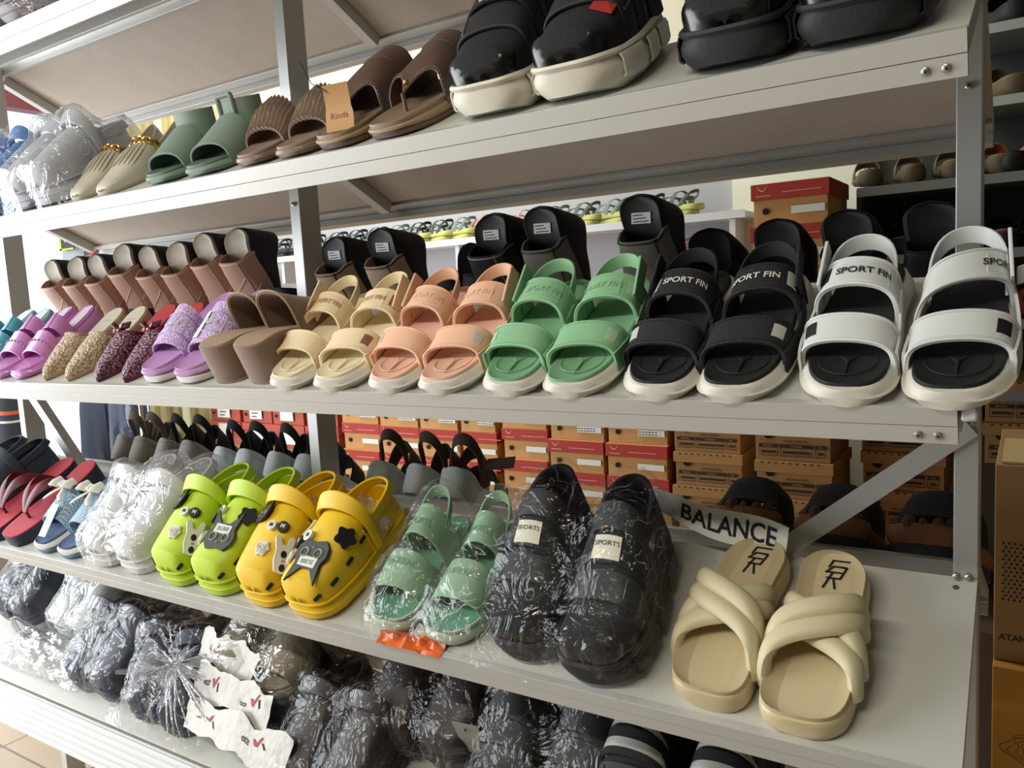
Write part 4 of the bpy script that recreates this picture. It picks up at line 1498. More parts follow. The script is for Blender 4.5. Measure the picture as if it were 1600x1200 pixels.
# red thongs and dark shoes at the far left
REDT = mat('red_foam', 'b5303f', .6)
for sd, x, lb in ((-1, -2.065, 'red thong sandal nearer the dark grey shoes'), (1, -1.955, 'red thong sandal beside the gingham slides')):
    o = thong('thong_sandal', lb, 'sandal', None, sd, mat('navy_foam', '23283a', .6), REDT, mat('dark_red_strap', '6a2036', .5), th=.045)
    place(o, 'D', x, .004, 0, L=.26)
GREYN = mat('slate_nubuck', '3d4654', .8)
for sd, x, lb in ((-1, -2.30, 'dark slate slip-on shoe at the far left, farther one'), (1, -2.19, 'dark slate slip-on shoe beside the red thongs')):
    o = clog('slip_on_shoe', lb, 'shoe', None, sd, GREYN, W=.105, L=.265)
    place(o, 'D', x, .02, 0, L=.265)

# ------------------------------------------------------------------ fourth tier, far side row (heels towards the aisle)
GSOLE = mat('pale_grey_sole', 'ced8da', .55)
BRST = mat('brown_nubuck', '54423a', .85)
BKST = mat('navy_black_strap', '16181f', .8)


def far_sandal(label, m_sole, m_strap, L=.24, W=.086, H=.058, grp=None, thick=.062):
    r = thing('strap_sandal', label, 'sandal', grp)
    l = Last(L, W, 1, zt=lambda q: thick * .6 + thick * .6 * (1 - q), zb=lambda q: 0.0 + .012 * smoothstep(.2, .0, q), heelw=.82)
    obj('sole', sole(MB(), l, r=.006, bulge=.002), m_sole, r)
    obj('sole_line', MB().tube([(l.cw(q)[0] + sg * (l.cw(q)[1] + .0018), q * L, l.zt(q) - .012) for sg, qs in ((-1, stations(14, .003, .7)[::-1]), (1, stations(14, .003, .7))) for q in qs], .0012, 4), m_sole, r)
    c, w_ = l.cw(.25)
    hs = MB()
    G = []
    for i in range(23):
        a = PI * i / 22
        s_ = math.sin(a)
        p = Vector((c - w_ * .95 * spow(math.cos(a), .8), L * .30 - L * .22 * s_, l.zt(.2) + .004 + .066 * s_ ** .7))
        u = Vector((0, -.1, 1)).normalized() * .0125
        G.append([tuple(p - u), tuple(p), tuple(p + u)])
    hs.slab(G, -.004)
    obj('heel_strap', hs, m_strap, r, bevel=.001)
    s1 = Strap(l, L * .42, L * .42, .04, .072, slope=-.3)
    obj('ankle_strap', s1.build(MB(), .004), m_strap, r, bevel=.001)
    s2 = Strap(l, L * .70, L * .70, .05, .05, slope=-.3)
    obj('toe_strap', s2.build(MB(), .004), m_strap, r, bevel=.001)
    return r


BEIGES = mat('stone_sole', '9c968a', .6)
for i, x in enumerate((-1.130, -1.030, -.925)):
    o = far_sandal(['brown-strapped sandal on pale grey sole, half behind the middle post', 'brown-strapped sandal on pale grey sole, middle of three', 'brown-strapped sandal on pale grey sole, beside the bagged sage slides'][i], GSOLE, BRST)
    place_far(o, 'D', x, .012, [4, -8, 10][i], .0)
    if i == 2:
        obj('loose_strap_end', MB().slab([[(.044 + .02 * k, .06, .085 + j * .024 + .004 * k) for j in range(2)] for k in range(4)], .004), BRST, o)
names = ['taupe-strapped sandal nearest the left post, heel towards the aisle', 'taupe-strapped sandal second from the left post, heel towards the aisle', 'navy-strapped sandal on stone sole behind the red thongs', 'navy-strapped sandal on stone sole behind the gingham slides',
         'navy-strapped sandal on pale sole, fourth to the left of the middle post', 'navy-strapped sandal on pale sole, third to the left of the middle post', 'navy-strapped sandal on pale sole, second to the left of the middle post', 'navy-strapped sandal on pale sole touching the middle post']
for i, x in enumerate((-2.10, -2.01, -1.905, -1.80, -1.665, -1.57, -1.465, -1.36)):
    o = far_sandal(names[i], BEIGES if i < 4 else GSOLE, mat('taupe_strap', '6f6459', .8) if i < 2 else BKST, thick=.07 if i < 4 else .062)
    place_far(o, 'D', x, .012, [-6, 4][i % 2], .0)
TANS = mat('tan_midsole', '8a5a33', .75, var=.25, vs=60, bump=.4, bs=80)
FUR = mat('black_shearling', '0b0b0c', .95, bump=.8, bs=160)
for i, (x, lb) in enumerate(((-.335, 'black shearling clog with tan midsole, partly behind the plastic sleeve'), (-.205, 'black shearling clog with tan midsole, behind the slanted brace'), (-.075, 'black shearling clog with tan midsole, beside the end post'))):
    r = thing('shearling_clog', lb, 'shoe', None)
    l = Last(.26, .118, 1, zt=lambda q: .052, heelw=.9, waist=.9)
    obj('outsole', sole(MB(), l, zt=lambda q: .022, r=.004), BLK, r)
    obj('midsole', sole(MB(), l, zb=lambda q: .021, zt=lambda q: .052, r=.006, bulge=.003), TANS, r)
    tf = MB()
    for k in range(7):
        a = PI * (k + .5) / 7
        tf.ball((-.045 * math.cos(a), .045 - .04 * math.sin(a), .054), .007 + .002 * (k % 3), k=8)
    obj('fur_trim', tf, mat('brown_fur', '5f4434', .95, bump=.6, bs=200), r)
    P = [[(l.cw(t)[0] - l.cw(t)[1] * .92 * spow(math.cos(PI * j / 14), .8), t * .26, .05 + (.018 + .062 * smoothstep(.10, .5, t)) * math.sin(PI * j / 14) ** .7) for j in range(15)] for t in stations(14, .16, .99)]
    obj('upper', vamp_slab(MB(), P, .004), FUR, r)
    place_far(r, 'D', x, .014, 6 - 6 * i, .0)

# ------------------------------------------------------------------ second tier, front row
CRM = mat('ivory_leather', 'bfb8a6', .42)
for sd, x, lb in ((-1, -1.540, 'ivory loafer with gold chain, beside the bagged shoes'), (1, -1.440, 'ivory loafer with gold chain, beside the sage sandals')):
    r = thing('chain_loafer', lb, 'shoe')
    L = .255
    l = Last(L, .088, sd, zt=lambda q: .010 + .004 * (1 - q), toe=.62, toep=2.1, toew=.9)
    obj('sole', sole(MB(), l, r=.003), mat('ivory_sole', 'a89f88', .5), r)
    P = vamp(l, .48, 1.0, lambda q: .012 + .050 * (1 - smoothstep(.38, 1.0, q)) ** .85, q=.62, p=.75, skew=.12)
    u = obj('upper', vamp_slab(MB(), P, .003), CRM, r)
    pl = MB()
    for k in range(7):
        uu = .30 + .40 * k / 6
        pl.tube([vpt(P, .10 + .35 * i / 6, .5 + (uu - .5) * (1 + .3 * i / 6), .0004 + .0012 * math.sin(PI * i / 6))[0] for i in range(7)], [.0008 + .0016 * math.sin(PI * i / 6) for i in range(7)], 5)
    obj('pleat', pl, CRM, u)
    chn = MB()
    for k in range(13):
        p, nn = vpt(P, .06, .16 + .68 * k / 12, .003)
        q, _ = vpt(P, .06, .16 + .68 * (k + .4) / 12, .003)
        d = Vector(q - p).normalized()
        n_ = Vector(nn)
        sdv = d.cross(n_)
        if k % 2:
            sdv = (sdv + n_ * .8).normalized()
        chn.tube([Vector(p) + d * (.0085 * math.cos(a)) + sdv * (.0062 * math.sin(a)) for a in [2 * PI * i / 10 for i in range(11)]], .0022, 5)
    obj('chain', chn, GOLD, r)
    G = []
    for i in range(23):
        a = PI * i / 22
        tt = .44 - .43 * math.sin(a) ** .85
        c, w_ = l.cw(max(tt, .10))
        x0 = c - l.cw(max(.22, tt))[1] * spow(math.cos(a), .75)
        G.append([(x0 * (1 - .10 * (j / 5) ** 2), tt * L + (.012 * math.sin(a)) * (j / 5) ** 2, l.zt(tt) - .003 + (.034 + .034 * math.sin(a) ** 2) * j / 5) for j in range(6)])
    obj('heel_counter', MB().slab(G, -.003), CRM, r)
    place(r, 'B', x, .006, 0, L=L)
SG = mat('sage_matt_leather', '76887a', .6)
SGD = mat('dark_sage_insole', '5f7068', .6)  # insole in a darker sage than the bands
for sd, x, lb in ((-1, -1.275, 'sage green wide-band sandal beside the ivory loafers'), (1, -1.150, 'sage green wide-band sandal with big buckle, beside the pleated pair')):
    r, l, s, b = slide('buckle_sandal', lb, 'sandal', None, sd, SG, SGD, SG, L=.245, W=.105, th_toe=.012, th_heel=.05, t=.70, band=.072, H=.042, slope=-.30)
    # tall cuff band standing upright round the ankle, with a square buckle on one shoe
    cc, ww = l.cw(.35)

    def cuff(a_, v, off=0.0):
        q_ = Vector((cc - (ww * 1.10 + off) * spow(math.cos(a_), .85), l.L * .37 + (l.L * .15 + off) * max(0.0, math.sin(a_)) ** .8, l.zt(.3) + .028 + .006 * math.sin(a_)))
        return tuple(q_ + Vector((0, -.22, 1)).normalized() * (.056 * (v - .5)))
    o2 = obj('ankle_band', MB().slab([[cuff(PI * i_ / 26, j_ / 4) for j_ in range(5)] for i_ in range(27)], .004), SG, r, bevel=.001)
    if sd > 0:
        bk = MB()
        pts = [cuff(PI * (.52 + .115 * a_), .5 + .66 * c_, .006) for a_, c_ in ((-1, -1), (1, -1), (1, 1), (-1, 1), (-1, -1))]
        for i in range(4):
            bk.tube([pts[i], pts[i + 1]], .0042, 8)
        bk.tube([cuff(PI * .40, .5, .006), cuff(PI * .56, .5, .005)], .0022, 6)
        obj('buckle', bk, SG, o2)
    for a_ in (.5, .72):
        obj('strap_hole', MB().disc(cuff(PI * a_, .5, .0004), (0, 1, .2), .0022, .0004, 8), DARK, o2)
    place(r, 'B', x, .005, 0, L=.245)
TAU = mat('taupe_satin', '8a7566', .6)
TAUS = mat('taupe_gloss', '7d6657', .4)
for sd, x, lb in ((-1, -1.028, 'taupe pleated-band slide beside the sage sandals'), (1, -.925, 'taupe pleated-band slide beside the brown thongs')):
    r, l, s, b = slide('pleated_slide', lb, 'slide', None, sd, TAUS, TAU, None, L=.25, W=.092, th_toe=.012, th_heel=.058, t=.64, band=.064, H=.046)
    s.Hadd = lambda u, v: .0035 * math.sin(u * 2 * PI * 17 + 3 * v) * math.sin(PI * u) - .004 * math.cos(2 * PI * v)
    obj('pleated_band', s.build(MB(), .004, n=110, m=7), TAU, r)
    place(r, 'B', x, .005, 0, L=.25)
BRL = mat('brown_leather', '5b463c', .42, var=.1, vs=20)
BRI = mat('brown_insole', '86705a', .5, var=.15, vs=12)
BRS = mat('tan_welt', 'a08766', .5)
for sd, x, lb in ((-1, -.838, 'brown leather thong sandal with hanging orange tag'), (1, -.722, 'brown leather thong sandal beside the white-soled trainers')):
    r = thing('leather_thong', lb, 'sandal')
    L, W = .27, .104
    l = Last(L, W, sd, zt=lambda q: .020 + .016 * (1 - q), toew=.95, zb=lambda q: .004 * smoothstep(.8, 1, q))
    obj('outsole', sole(MB(), l, zt=lambda q: l.zb(q) + .010, r=.004, scale=.98, ysc=.97), mat('brown_outsole', '6b5546', .5), r)
    obj('welt', sole(MB(), l, zb=lambda q: l.zb(q) + .009, zt=lambda q: l.zt(q) - .002, r=.004), BRS, r)
    obj('insole', sole(MB(), l, zb=lambda q: l.zt(q) - .004, zt=lambda q: l.zt(q) + .001, scale=.94, r=.002, dish=.004, ysc=.97), BRI, r)
    G = []
    n, m_ = 27, 10
    sA = Strap(l, L * .47, L * .47, .10, .060, slope=-.20, drop=.008, q=.62, p=.78)
    c0 = l.cw(.80)[0]
    for i in range(n):
        u = i / (n - 1)
        k = math.exp(-((u - .5) / .13) ** 2)
        rw = []
        for j in range(m_):
            v = j / (m_ - 1)
            p = Vector(sA.pt(u, v * (.92 - .12 * math.cos(2 * PI * (u - .5)))))
            if v > .5:
                f = ((v - .5) / .5) ** 1.2 * k
                p = p.lerp(Vector((c0 + (u - .5) * .05, L * .765, l.zt(.77) + .026)), min(1, f))
            rw.append(tuple(p))
        G.append(rw)
    o = obj('wide_thong_band', MB().slab(G, .003), BRL, r, bevel=.0006)
    st = MB()
    for i in range(26):
        for row_ in (1,):
            a = Vector(G[i][row_]); b_ = Vector(G[min(i + 1, n - 1)][row_])
            st.tube([a + Vector((0, 0, .0006)), a.lerp(b_, .55) + Vector((0, 0, .0006))], .0005, 4)
    for i in range(26):
        a = Vector(G[i][m_ - 1]); b_ = Vector(G[i + 1][m_ - 1])
        a2, b2 = a.lerp(Vector(G[i][m_ - 2]), .35), b_.lerp(Vector(G[i + 1][m_ - 2]), .35)
        st.tube([a2 + Vector((0, 0, .0012)), a2.lerp(b2, .55) + Vector((0, 0, .0012))], .0005, 4)
    obj('stitching', st, mat('tan_thread', 'a08a70', .8), o)
    obj('toe_post', MB().tube([(c0, L * .765, l.zt(.77) + .026), (c0, L * .78, l.zt(.78))], .0028, 8), BRL, r)
    rv = Vector(G[n // 2][m_ - 2])
    obj('rivet', MB().ball(tuple(rv + Vector((0, 0, .003))), .0045, k=10), mat('brass_rivet', 'b59a6c', .3, .9), o)
    sB = Strap(l, L * .26, L * .30, .04, .070, slope=-.1, drop=.008, q=.55, p=.75)
    obj('back_strap', sB.build(MB(), .003), BRL, r, bevel=.0006)
    if sd < 0:
        fn = frame((-.004, L * .82, .078), (-.40, .85, .30), (.05, -.30, 1))
        tb_ = lambda x_, y_, h=0: fn(x_ + .004, y_ - .026, h + .012 * ((y_ - .02) / .05) ** 2)
        tg = MB().slab([[tb_(-.020 * k_ * (1 + .10 * (v_ < .5)), -.035 + .070 * v_) for v_ in [j_ / 8 for j_ in range(9)]] for k_ in (-1, -.5, 0, .5, 1)], .0008)
        to = obj('hang_tag', tg, mat('orange_tag', 'cfa06c', .5), r, smooth=60)
        g = MB()
        text_on(g, 'Rinds', lambda x_, y_: tb_(x_, y_ - .012, .0016), .013)
        obj('tag_lettering', g, mat('rust_ink', 'a05238', .6), to, smooth=0)
        obj('tag_loop', MB().tube([fn(-.008, .0, .004), fn(-.028, .014, .01), fn(-.040, .050, .006)], .0008, 5), BLK, to)
    place(r, 'B', x, .006, 0, L=L)
OFFW = mat('offwhite_chunky_sole', 'd6d1c2', .5)
for sd, x, yw, sm, rd, lb in ((-1, -.552, 2, OFFW, False, 'black strap trainer on off-white chunky sole, beside the brown thongs'), (1, -.418, 2, OFFW, True, 'black strap trainer on off-white sole with a red inner patch'),
                          (-1, -.232, 0, BLK, False, 'all-black strap trainer with shiny toe cap, beside the white-soled pair'), (1, -.098, 0, BLK, False, 'all-black strap trainer at the right end of the second shelf')):
    o = sneaker('strap_trainer', lb, 'shoe', None, sd, sm, red=rd, L=.28, W=.112)
    place(o, 'B', x, .004 if sm is OFFW else .008, yw, L=.28)
# ------------------------------------------------------------------ shoe boxes
KRAFT = mat('kraft_card', 'c4935a', .8, var=.06, vs=6)
KRAFT2 = mat('brown_kraft_card', 'a27a4a', .8, var=.08, vs=8)
REDLID = mat('red_lid_card', 'a82c20', .7, var=.05, vs=6)
REDBOX = mat('coral_red_card', 'b0503f', .7, var=.05, vs=6)
LOGO = mat('lid_print_pale', 'dcae9c', .7)
BLACKHOLE = mat('finger_hole', '0d0b09', .9)


def rectp(mb, x0, x1, z0, z1, y, dy=.0006):
    return mb.box(((x0 + x1) / 2, y - dy / 2, (z0 + z1) / 2), (x1 - x0, dy, z1 - z0))


def shoebox(kind, w, h, d=.28):
    """front face towards -y at y = 0, base at z = 0"""
    nm = {'red': 'shoe_box', 'kraft': 'shoe_box', 'coral': 'shoe_box'}[kind]
    r = thing(nm, 'shoe box', 'box')
    lh = .044 if kind == 'red' else .034
    body = MB().box((0, d / 2 + .004, (h - .004) / 2), (w - .012, d - .008, h - .004))
    cb = {'red': KRAFT, 'kraft': KRAFT2, 'coral': REDBOX}[kind]
    o = obj('body', body, cb, r, smooth=0, bevel=.001)
    lid = obj('lid', MB().box((0, d / 2, h - lh / 2), (w, d, lh)), {'red': REDLID, 'kraft': KRAFT2, 'coral': REDBOX}[kind], r, smooth=0, bevel=.0012)
    if kind == 'red':
        obj('lid_top', MB().box((0, d / 2, h + .0004), (w - .002, d - .002, .0012)), KRAFT, lid, smooth=0)
        lg = MB()
        a = -w / 2 + .030
        lg.tube([(a + .012 * k, -.0006, h - .020 + .010 * (k - .3) ** 2) for k in (-.9, -.5, 0, .5, 1.0, 1.5)], [.0006, .0016, .0020, .0016, .001, .0005], 5, rt=.0004, upv=[(0, 1, 0)] * 6)
        for k in range(7):
            rectp(lg, a - .014 + .006 * k, a - .0095 + .006 * k, h - .035, h - .032, 0)
        for k in range(14):
            rectp(lg, a + .06 + .0075 * k, a + .0655 + .0075 * k, h - .028, h - .0255, 0)
        obj('lid_print', lg, LOGO, lid, smooth=0)
        obj('finger_hole', MB().disc((-w * .31, .0042, (h - lh) * .56), (0, -1, 0), .0095, .0008, 16, .0095), BLACKHOLE, o)
        lb = obj('size_label', rectp(MB(), w * .02, w * .44, (h - lh) * .40, (h - lh) * .40 + .021, .004), PAPER, o, smooth=0)
        pr = MB()
        for k in range(6):
            x0 = w * .03 + .012 * k
            rectp(pr, x0, x0 + .009, (h - lh) * .40 + .0125, (h - lh) * .40 + .0165, .0034, .0003)
            rectp(pr, x0, x0 + .010, (h - lh) * .40 + .004, (h - lh) * .40 + .0075, .0034, .0003)
        rectp(pr, w * .20, w * .203, (h - lh) * .40 + .001, (h - lh) * .40 + .020, .0034, .0003)
        rectp(pr, w * .37, w * .373, (h - lh) * .40 + .001, (h - lh) * .40 + .020, .0034, .0003)
        obj('label_print', pr, mat('grey_ink', '55555a', .7), lb, smooth=0)
    elif kind == 'kraft':
        zb = (h - lh)
        obj('finger_hole', MB().prism([(-w * .30 + .014 * math.cos(a), .0036, zb - .0005 + .013 * math.sin(a)) for a in [PI + PI * i / 10 for i in range(11)]], (0, -.0006, 0)), BLACKHOLE, o, smooth=0)
        pr = MB()
        for x0, x1 in ((-.43, -.18), (-.15, .26), (.29, .42)):
            rectp(pr, w * x0, w * x1, zb * .50, zb * .64, .0042)
            for xa, xb, za, zb_ in ((x0, x0 + .006, .20, .5), (x1 - .006, x1, .20, .5)):
                rectp(pr, w * xa, w * xb, zb * za, zb * zb_, .0042)
            rectp(pr, w * x0, w * x1, zb * .19, zb * .215, .0042)
            rectp(pr, w * (x0 + .03), w * (x1 - .03), zb * .29, zb * .38, .0042, .0003)
        tf = lambda cx, cz: (lambda x, y: (w * cx + x, .0033, zb * cz + y))
        text_on(pr, 'SHOES & SANDAL', tf(.05, .76), .0085, .02)
        obj('box_print', pr, mat('dark_brown_ink', '2a1d14', .8), o, smooth=0)
        for s_, cx in (('MODEL', -.305), ('WARNA', .055), ('SIZE', .355)):
            pl = text_on(MB(), s_, lambda x, y, c=cx: (w * c + x, .0027, zb * .57 + y), .0085 if s_ != 'SIZE' else .007, .01)
            obj('box_lettering', pl, KRAFT2, o, smooth=0)
        zz = MB()
        for k in range(9):
            x0 = -w * .42 + w * .09 * k
            zz.add([(x0, -.0005, h - .002), (x0 + w * .05, -.0005, h - .002), (x0 + w * .025, -.0005, h - .008)], [[0, 1, 2]])
        obj('lid_notches', zz, mat('dark_brown_ink', '2a1d14'), lid, smooth=0)
    else:
        obj('finger_hole', MB().disc((-w * .36, .0042, h * .36), (0, -1, 0), .008, .0008, 14, .008), BLACKHOLE, o)
        lb = obj('size_label', rectp(MB(), -w * .20, w * .20, h * .18, h * .92, -.0004), PAPER, o, smooth=0)
        pr = MB()
        for k in range(4):
            rectp(pr, -w * .13, w * (.08 - .05 * (k % 2)), h * (.72 - .15 * k), h * (.77 - .15 * k) + .002 * (k == 0), -.0012, .0003)
        obj('label_print', pr, mat('grey_ink', '55555a', .7), lb, smooth=0)
    return r


PROTO = {}


def put_box(kind, w, h, x, y, z, label, group, yaw=0.0):
    k = (kind, round(w, 3), round(h, 3))
    if k not in PROTO:
        PROTO[k] = shoebox(kind, w, h)
        o = PROTO[k]
    else:
        o = dup(PROTO[k])
    o['label'] = label
    o['group'] = group
    o.location = (x, y, z)
    o.rotation_euler = (0, 0, yaw)
    return o


nth = ['topmost', 'second from the top', 'third from the top', 'fourth from the top', 'fifth from the top', 'sixth from the top', 'lowest']
PLAT = mat('plinth_wood', '5a4a3c', .8)
pl = MB().box((-1.225, 1.43, .225), (2.57, .50, .45))
tag(obj('stock_plinth', pl, PLAT, smooth=0), 'low brown plinth under the stacked shoe boxes along the back wall', 'plinth')
#      x centre, width, z of one lid top, kinds from that box upwards (2) and downwards
colns = [(-2.39, .22, .881, 'red', 'first column right of middle post'), (-2.165, .215, .877, 'red', 'second column right of middle post'),
         (-1.955, .20, .875, 'red', 'third column right of middle post'), (-1.765, .175, .872, 'red', 'fourth column right of middle post'),
         (-1.552, .205, .894, 'red', 'column just right of the dark gap'), (-1.330, .228, .863, 'red', 'column second from the kraft boxes'), (-1.093, .232, .861, 'red', 'column touching the kraft boxes')]
for xc, wd, zt, kd, nm in colns:
    z = zt - .115
    zs = [zt + .115 - .115, z]
    bottoms = [zt + .0, zt - .1165, zt - .233]
    for i, b in enumerate(bottoms):
        put_box(kd, round(wd, 3), .115, xc, 1.35 + .006 * ((i * 7 + int(xc * 100)) % 3), b + .0, 'red-lidded box, ' + ['topmost', 'middle', 'lowest'][i] + ' of three, ' + nm, 'red-lidded shoe boxes on the plinth')
# riser blocks under the columns
for xc, wd, zt, kd, nm in colns:
    base = zt - .233
    tag(obj('stacked_carton', MB().box((xc, 1.51, (.45 + base) / 2), (wd - .01, .26, base - .45)), KRAFT2, smooth=0), 'plain brown carton under the ' + nm, 'carton', 'plain cartons under the shoe boxes')
# kraft columns
for xc, wd, z0, n, nm in ((-.845, .235, .618, 4, 'kraft column left of the bracing gap'), (-.536, .226, .6385, 7, 'kraft column straight behind the cream slides'), (-.262, .225, .655, 4, 'kraft column behind the slanted brace')):
    tag(obj('stacked_carton', MB().box((xc, 1.37 if n == 7 else 1.51, (.45 + z0) / 2), (wd - .02, .26, z0 - .45)), KRAFT2, smooth=0), 'plain brown carton under the ' + nm, 'carton', 'plain cartons under the shoe boxes')
    for i in range(n):
        kd = 'red' if (xc < -.8 and i == n - 1) else 'kraft'
        put_box(kd, round(wd, 3), .113, xc + .004 * (i % 2), (1.21 if n == 7 else 1.35) + .005 * (i % 3), z0 + .1135 * i, 'kraft shoe box, ' + nth[n - 1 - i] + ' in the ' + nm, 'kraft shoe boxes behind the rack')
# coral boxes between the left posts
for i, (x, wd) in enumerate(((-3.285, .23), (-3.055, .215), (-2.837, .215), (-2.622, .205))):
    for j, z in enumerate((.855, .745)):
        put_box('coral', wd, .108, x, 1.352 + .004 * (i % 2), z, 'coral red shoe box, ' + ['upper', 'lower'][j] + ' row, ' + ['farthest left', 'second from the left', 'third from the left', 'beside the middle post'][i], 'coral shoe boxes behind the navy sandals')
tag(obj('stacked_carton', MB().box((-2.96, 1.5, .372), (.86, .28, .744)), KRAFT2, smooth=0), 'plain brown carton under the coral red boxes', 'carton')
# the pair of big red-lidded boxes high on the right, with a supporting kraft stack
put_box('red', .216, .119, -.532, 1.20, 1.434, 'red-lidded box, lower of the pair beside the dark shelving', 'red-lidded boxes beside the dark shelving')
put_box('red', .216, .119, -.528, 1.205, 1.5535, 'red-lidded box, upper of the pair beside the dark shelving', 'red-lidded boxes beside the dark shelving')
# kraft boxes and large cartons beyond the right end
for i, z in enumerate((.868, .982)):
    put_box('kraft', .226, .113, .055, 1.35, z, 'kraft shoe box beyond the right end post, ' + ['lower', 'upper'][i] + ' of two', 'kraft boxes beyond the end post')
BIG = mat('brown_carton', 'b08a5e', .85, var=.06, vs=5)
r = thing('shipping_carton', 'big brown carton with a dark dotted print, right of the rack', 'carton')
obj('body', MB().box((.40, .75, .845), (.80, .40, .38)), BIG, r, smooth=0, bevel=.002)
fp = MB().slab([[(0.01, .56, 1.036), (.79, .56, 1.036)], [(0.01, .75, 1.046), (.79, .75, 1.046)]], .004)
obj('flap', fp, mat('pale_flap', 'd2bb86', .85), r, smooth=0)
dots = MB()
for i in range(16):
    for j in range(15):
        x, z = .012 + .0092 * i + .004 * (j % 2), .775 + .0078 * j
        dots.add([(x, .5492, z), (x + .0052, .5492, z), (x + .0026, .5492, z + .0062)], [[0, 1, 2]])
obj('dot_print', dots, mat('dark_brown_ink', '2a1d14'), r, smooth=0)
g = MB()
text_on(g, 'ATAN @DOOR', lambda x, y: (.068 + x, .5490, .702 + y), .017, .01)
obj('carton_lettering', g, mat('dark_brown_ink', '2a1d14'), r, smooth=0)
r = thing('shipping_carton', 'yellow-brown carton under the dotted carton, right of the rack', 'carton')
obj('body', MB().box((.42, .74, .327), (.84, .44, .654)), mat('ochre_carton', 'c48c38', .8, var=.15, vs=7), r, smooth=0, bevel=.002)
sc = MB()
for k in range(5):
    rr = .012 + .007 * k
    sc.tube([(.075 + rr * 1.4 * math.cos(a) * (1 + .15 * math.sin(5 * a + k)), .5196, .50 + rr * .8 * math.sin(a)) for a in [2 * PI * i / 24 for i in range(22)]], .0006, 4)
obj('faint_print', sc, mat('ochre_print', '70501f', .8), r, smooth=0)

# ------------------------------------------------------------------ wall ledge with stacked strappy sandals
WL = mat('white_ledge', 'e8ebee', .4)
lg = thing('wall_ledge', 'narrow white wall ledge carrying sandals behind the rack', 'ledge')
obj('board', MB().box((-1.95, 1.60, 1.622), (2.42, .20, .018)), WL, lg, smooth=0, bevel=.002)
obj('price_strip', MB().box((-1.95, 1.4985, 1.622), (2.42, .003, .026)), mat('price_strip', 'cfd6da', .3), lg, smooth=0)
for x in (-3.0, -1.95, -.80):
    obj('bracket', MB().box((x, 1.62, 1.56), (.02, .14, .10)).box((x, 1.688, 1.50), (.024, .012, .22)), WL, lg, smooth=0)
LIMES = mat('pale_lime_sole', 'b7b566', .6)
OLV = [mat('olive_strap', '4e5a50', .6), mat('dark_green_strap', '2d3a38', .6), mat('grey_green_strap', '6f7f7a', .6), mat('black_strap', '1c1f22', .6), mat('rose_strap', 'b57f78', .6)]


def strappy(m_sole, m_strap, L=.20, W=.085):
    """side-on flat sandal with a thin sole and looped straps"""
    r = thing('strappy_sandal', 'sandal', 'sandal')
    l = Last(L, W, 1, zt=.020)
    obj('sole', sole(MB(), l, r=.004, n=16), m_sole, r)
    st = MB()
    for y, h in ((.72, .035), (.50, .05)):
        s = Strap(l, L * y, L * (y - .16), .014, h, slope=0)
        st.slab(s.gridp(11, 2), .002)
    c, w_ = l.cw(.25)
    loop_strap(st, c, w_, L * .34, L * .26, .03, .062, .012, .002, n=13)
    obj('strap', st, m_strap, r)
    return r


SPROTO = {}


def put_strappy(ms, mp, x, y, z, rz, label, group, rx=0.0):
    k = (ms.name, mp.name)
    if k not in SPROTO:
        o = SPROTO[k] = strappy(ms, mp)
    else:
        o = dup(SPROTO[k])
    o['label'] = label
    o['group'] = group
    o.location = (x, y, z)
    o.rotation_euler = (rx, 0, rz)
    return o


xs = [-2.93, -2.82, -2.70, -2.56, -2.44, -2.32, -2.20, -2.08, -1.965, -1.85, -1.73, -1.55, -1.42, -1.29, -1.165, -1.04, -.915]
wh = ['beyond the left part of the middle post', 'left of the beige wedges', 'above the beige wedges', 'behind the black wedge mules', 'between the grey wedges', 'at the right end of the ledge']
for i, x in enumerate(xs):
    ms = LIMES if 2 <= i else mat('dark_sole', '23272a', .6)
    mp = OLV[[3, 3, 3, 1, 3, 1, 2, 3, 1, 2, 4, 4, 2, 0, 2, 1, 0][i]]
    for k in range(2):
        put_strappy(ms, mp, x + .02 * k, 1.522 + .004 * k, 1.6315 + .0215 * k, 1.25 + .25 * ((i * 3 + k) % 3 - 1) * .5, 'strappy sandal on the wall ledge, ' + ['lower', 'upper'][k] + ' of pair ' + ['one', 'two', 'three', 'four', 'five', 'six', 'seven', 'eight', 'nine', 'ten', 'eleven', 'twelve', 'thirteen', 'fourteen', 'fifteen', 'sixteen', 'seventeen'][i] + ' from the left', 'sandals stacked on the wall ledge')
# rose sandal on a lower peg shelf
tag(obj('wall_shelf', MB().box((-.85, 1.60, 1.487), (.30, .20, .012)), WL, smooth=0), 'short white wall shelf under the rose sandal', 'shelf')
for k in range(2):
    put_strappy(OLV[4], OLV[4], -.93 + .10 * k, 1.54, 1.494, 1.2, 'rose strappy sandal behind the black sandals, ' + ['left', 'right'][k] + ' one', 'rose sandals on the short shelf')

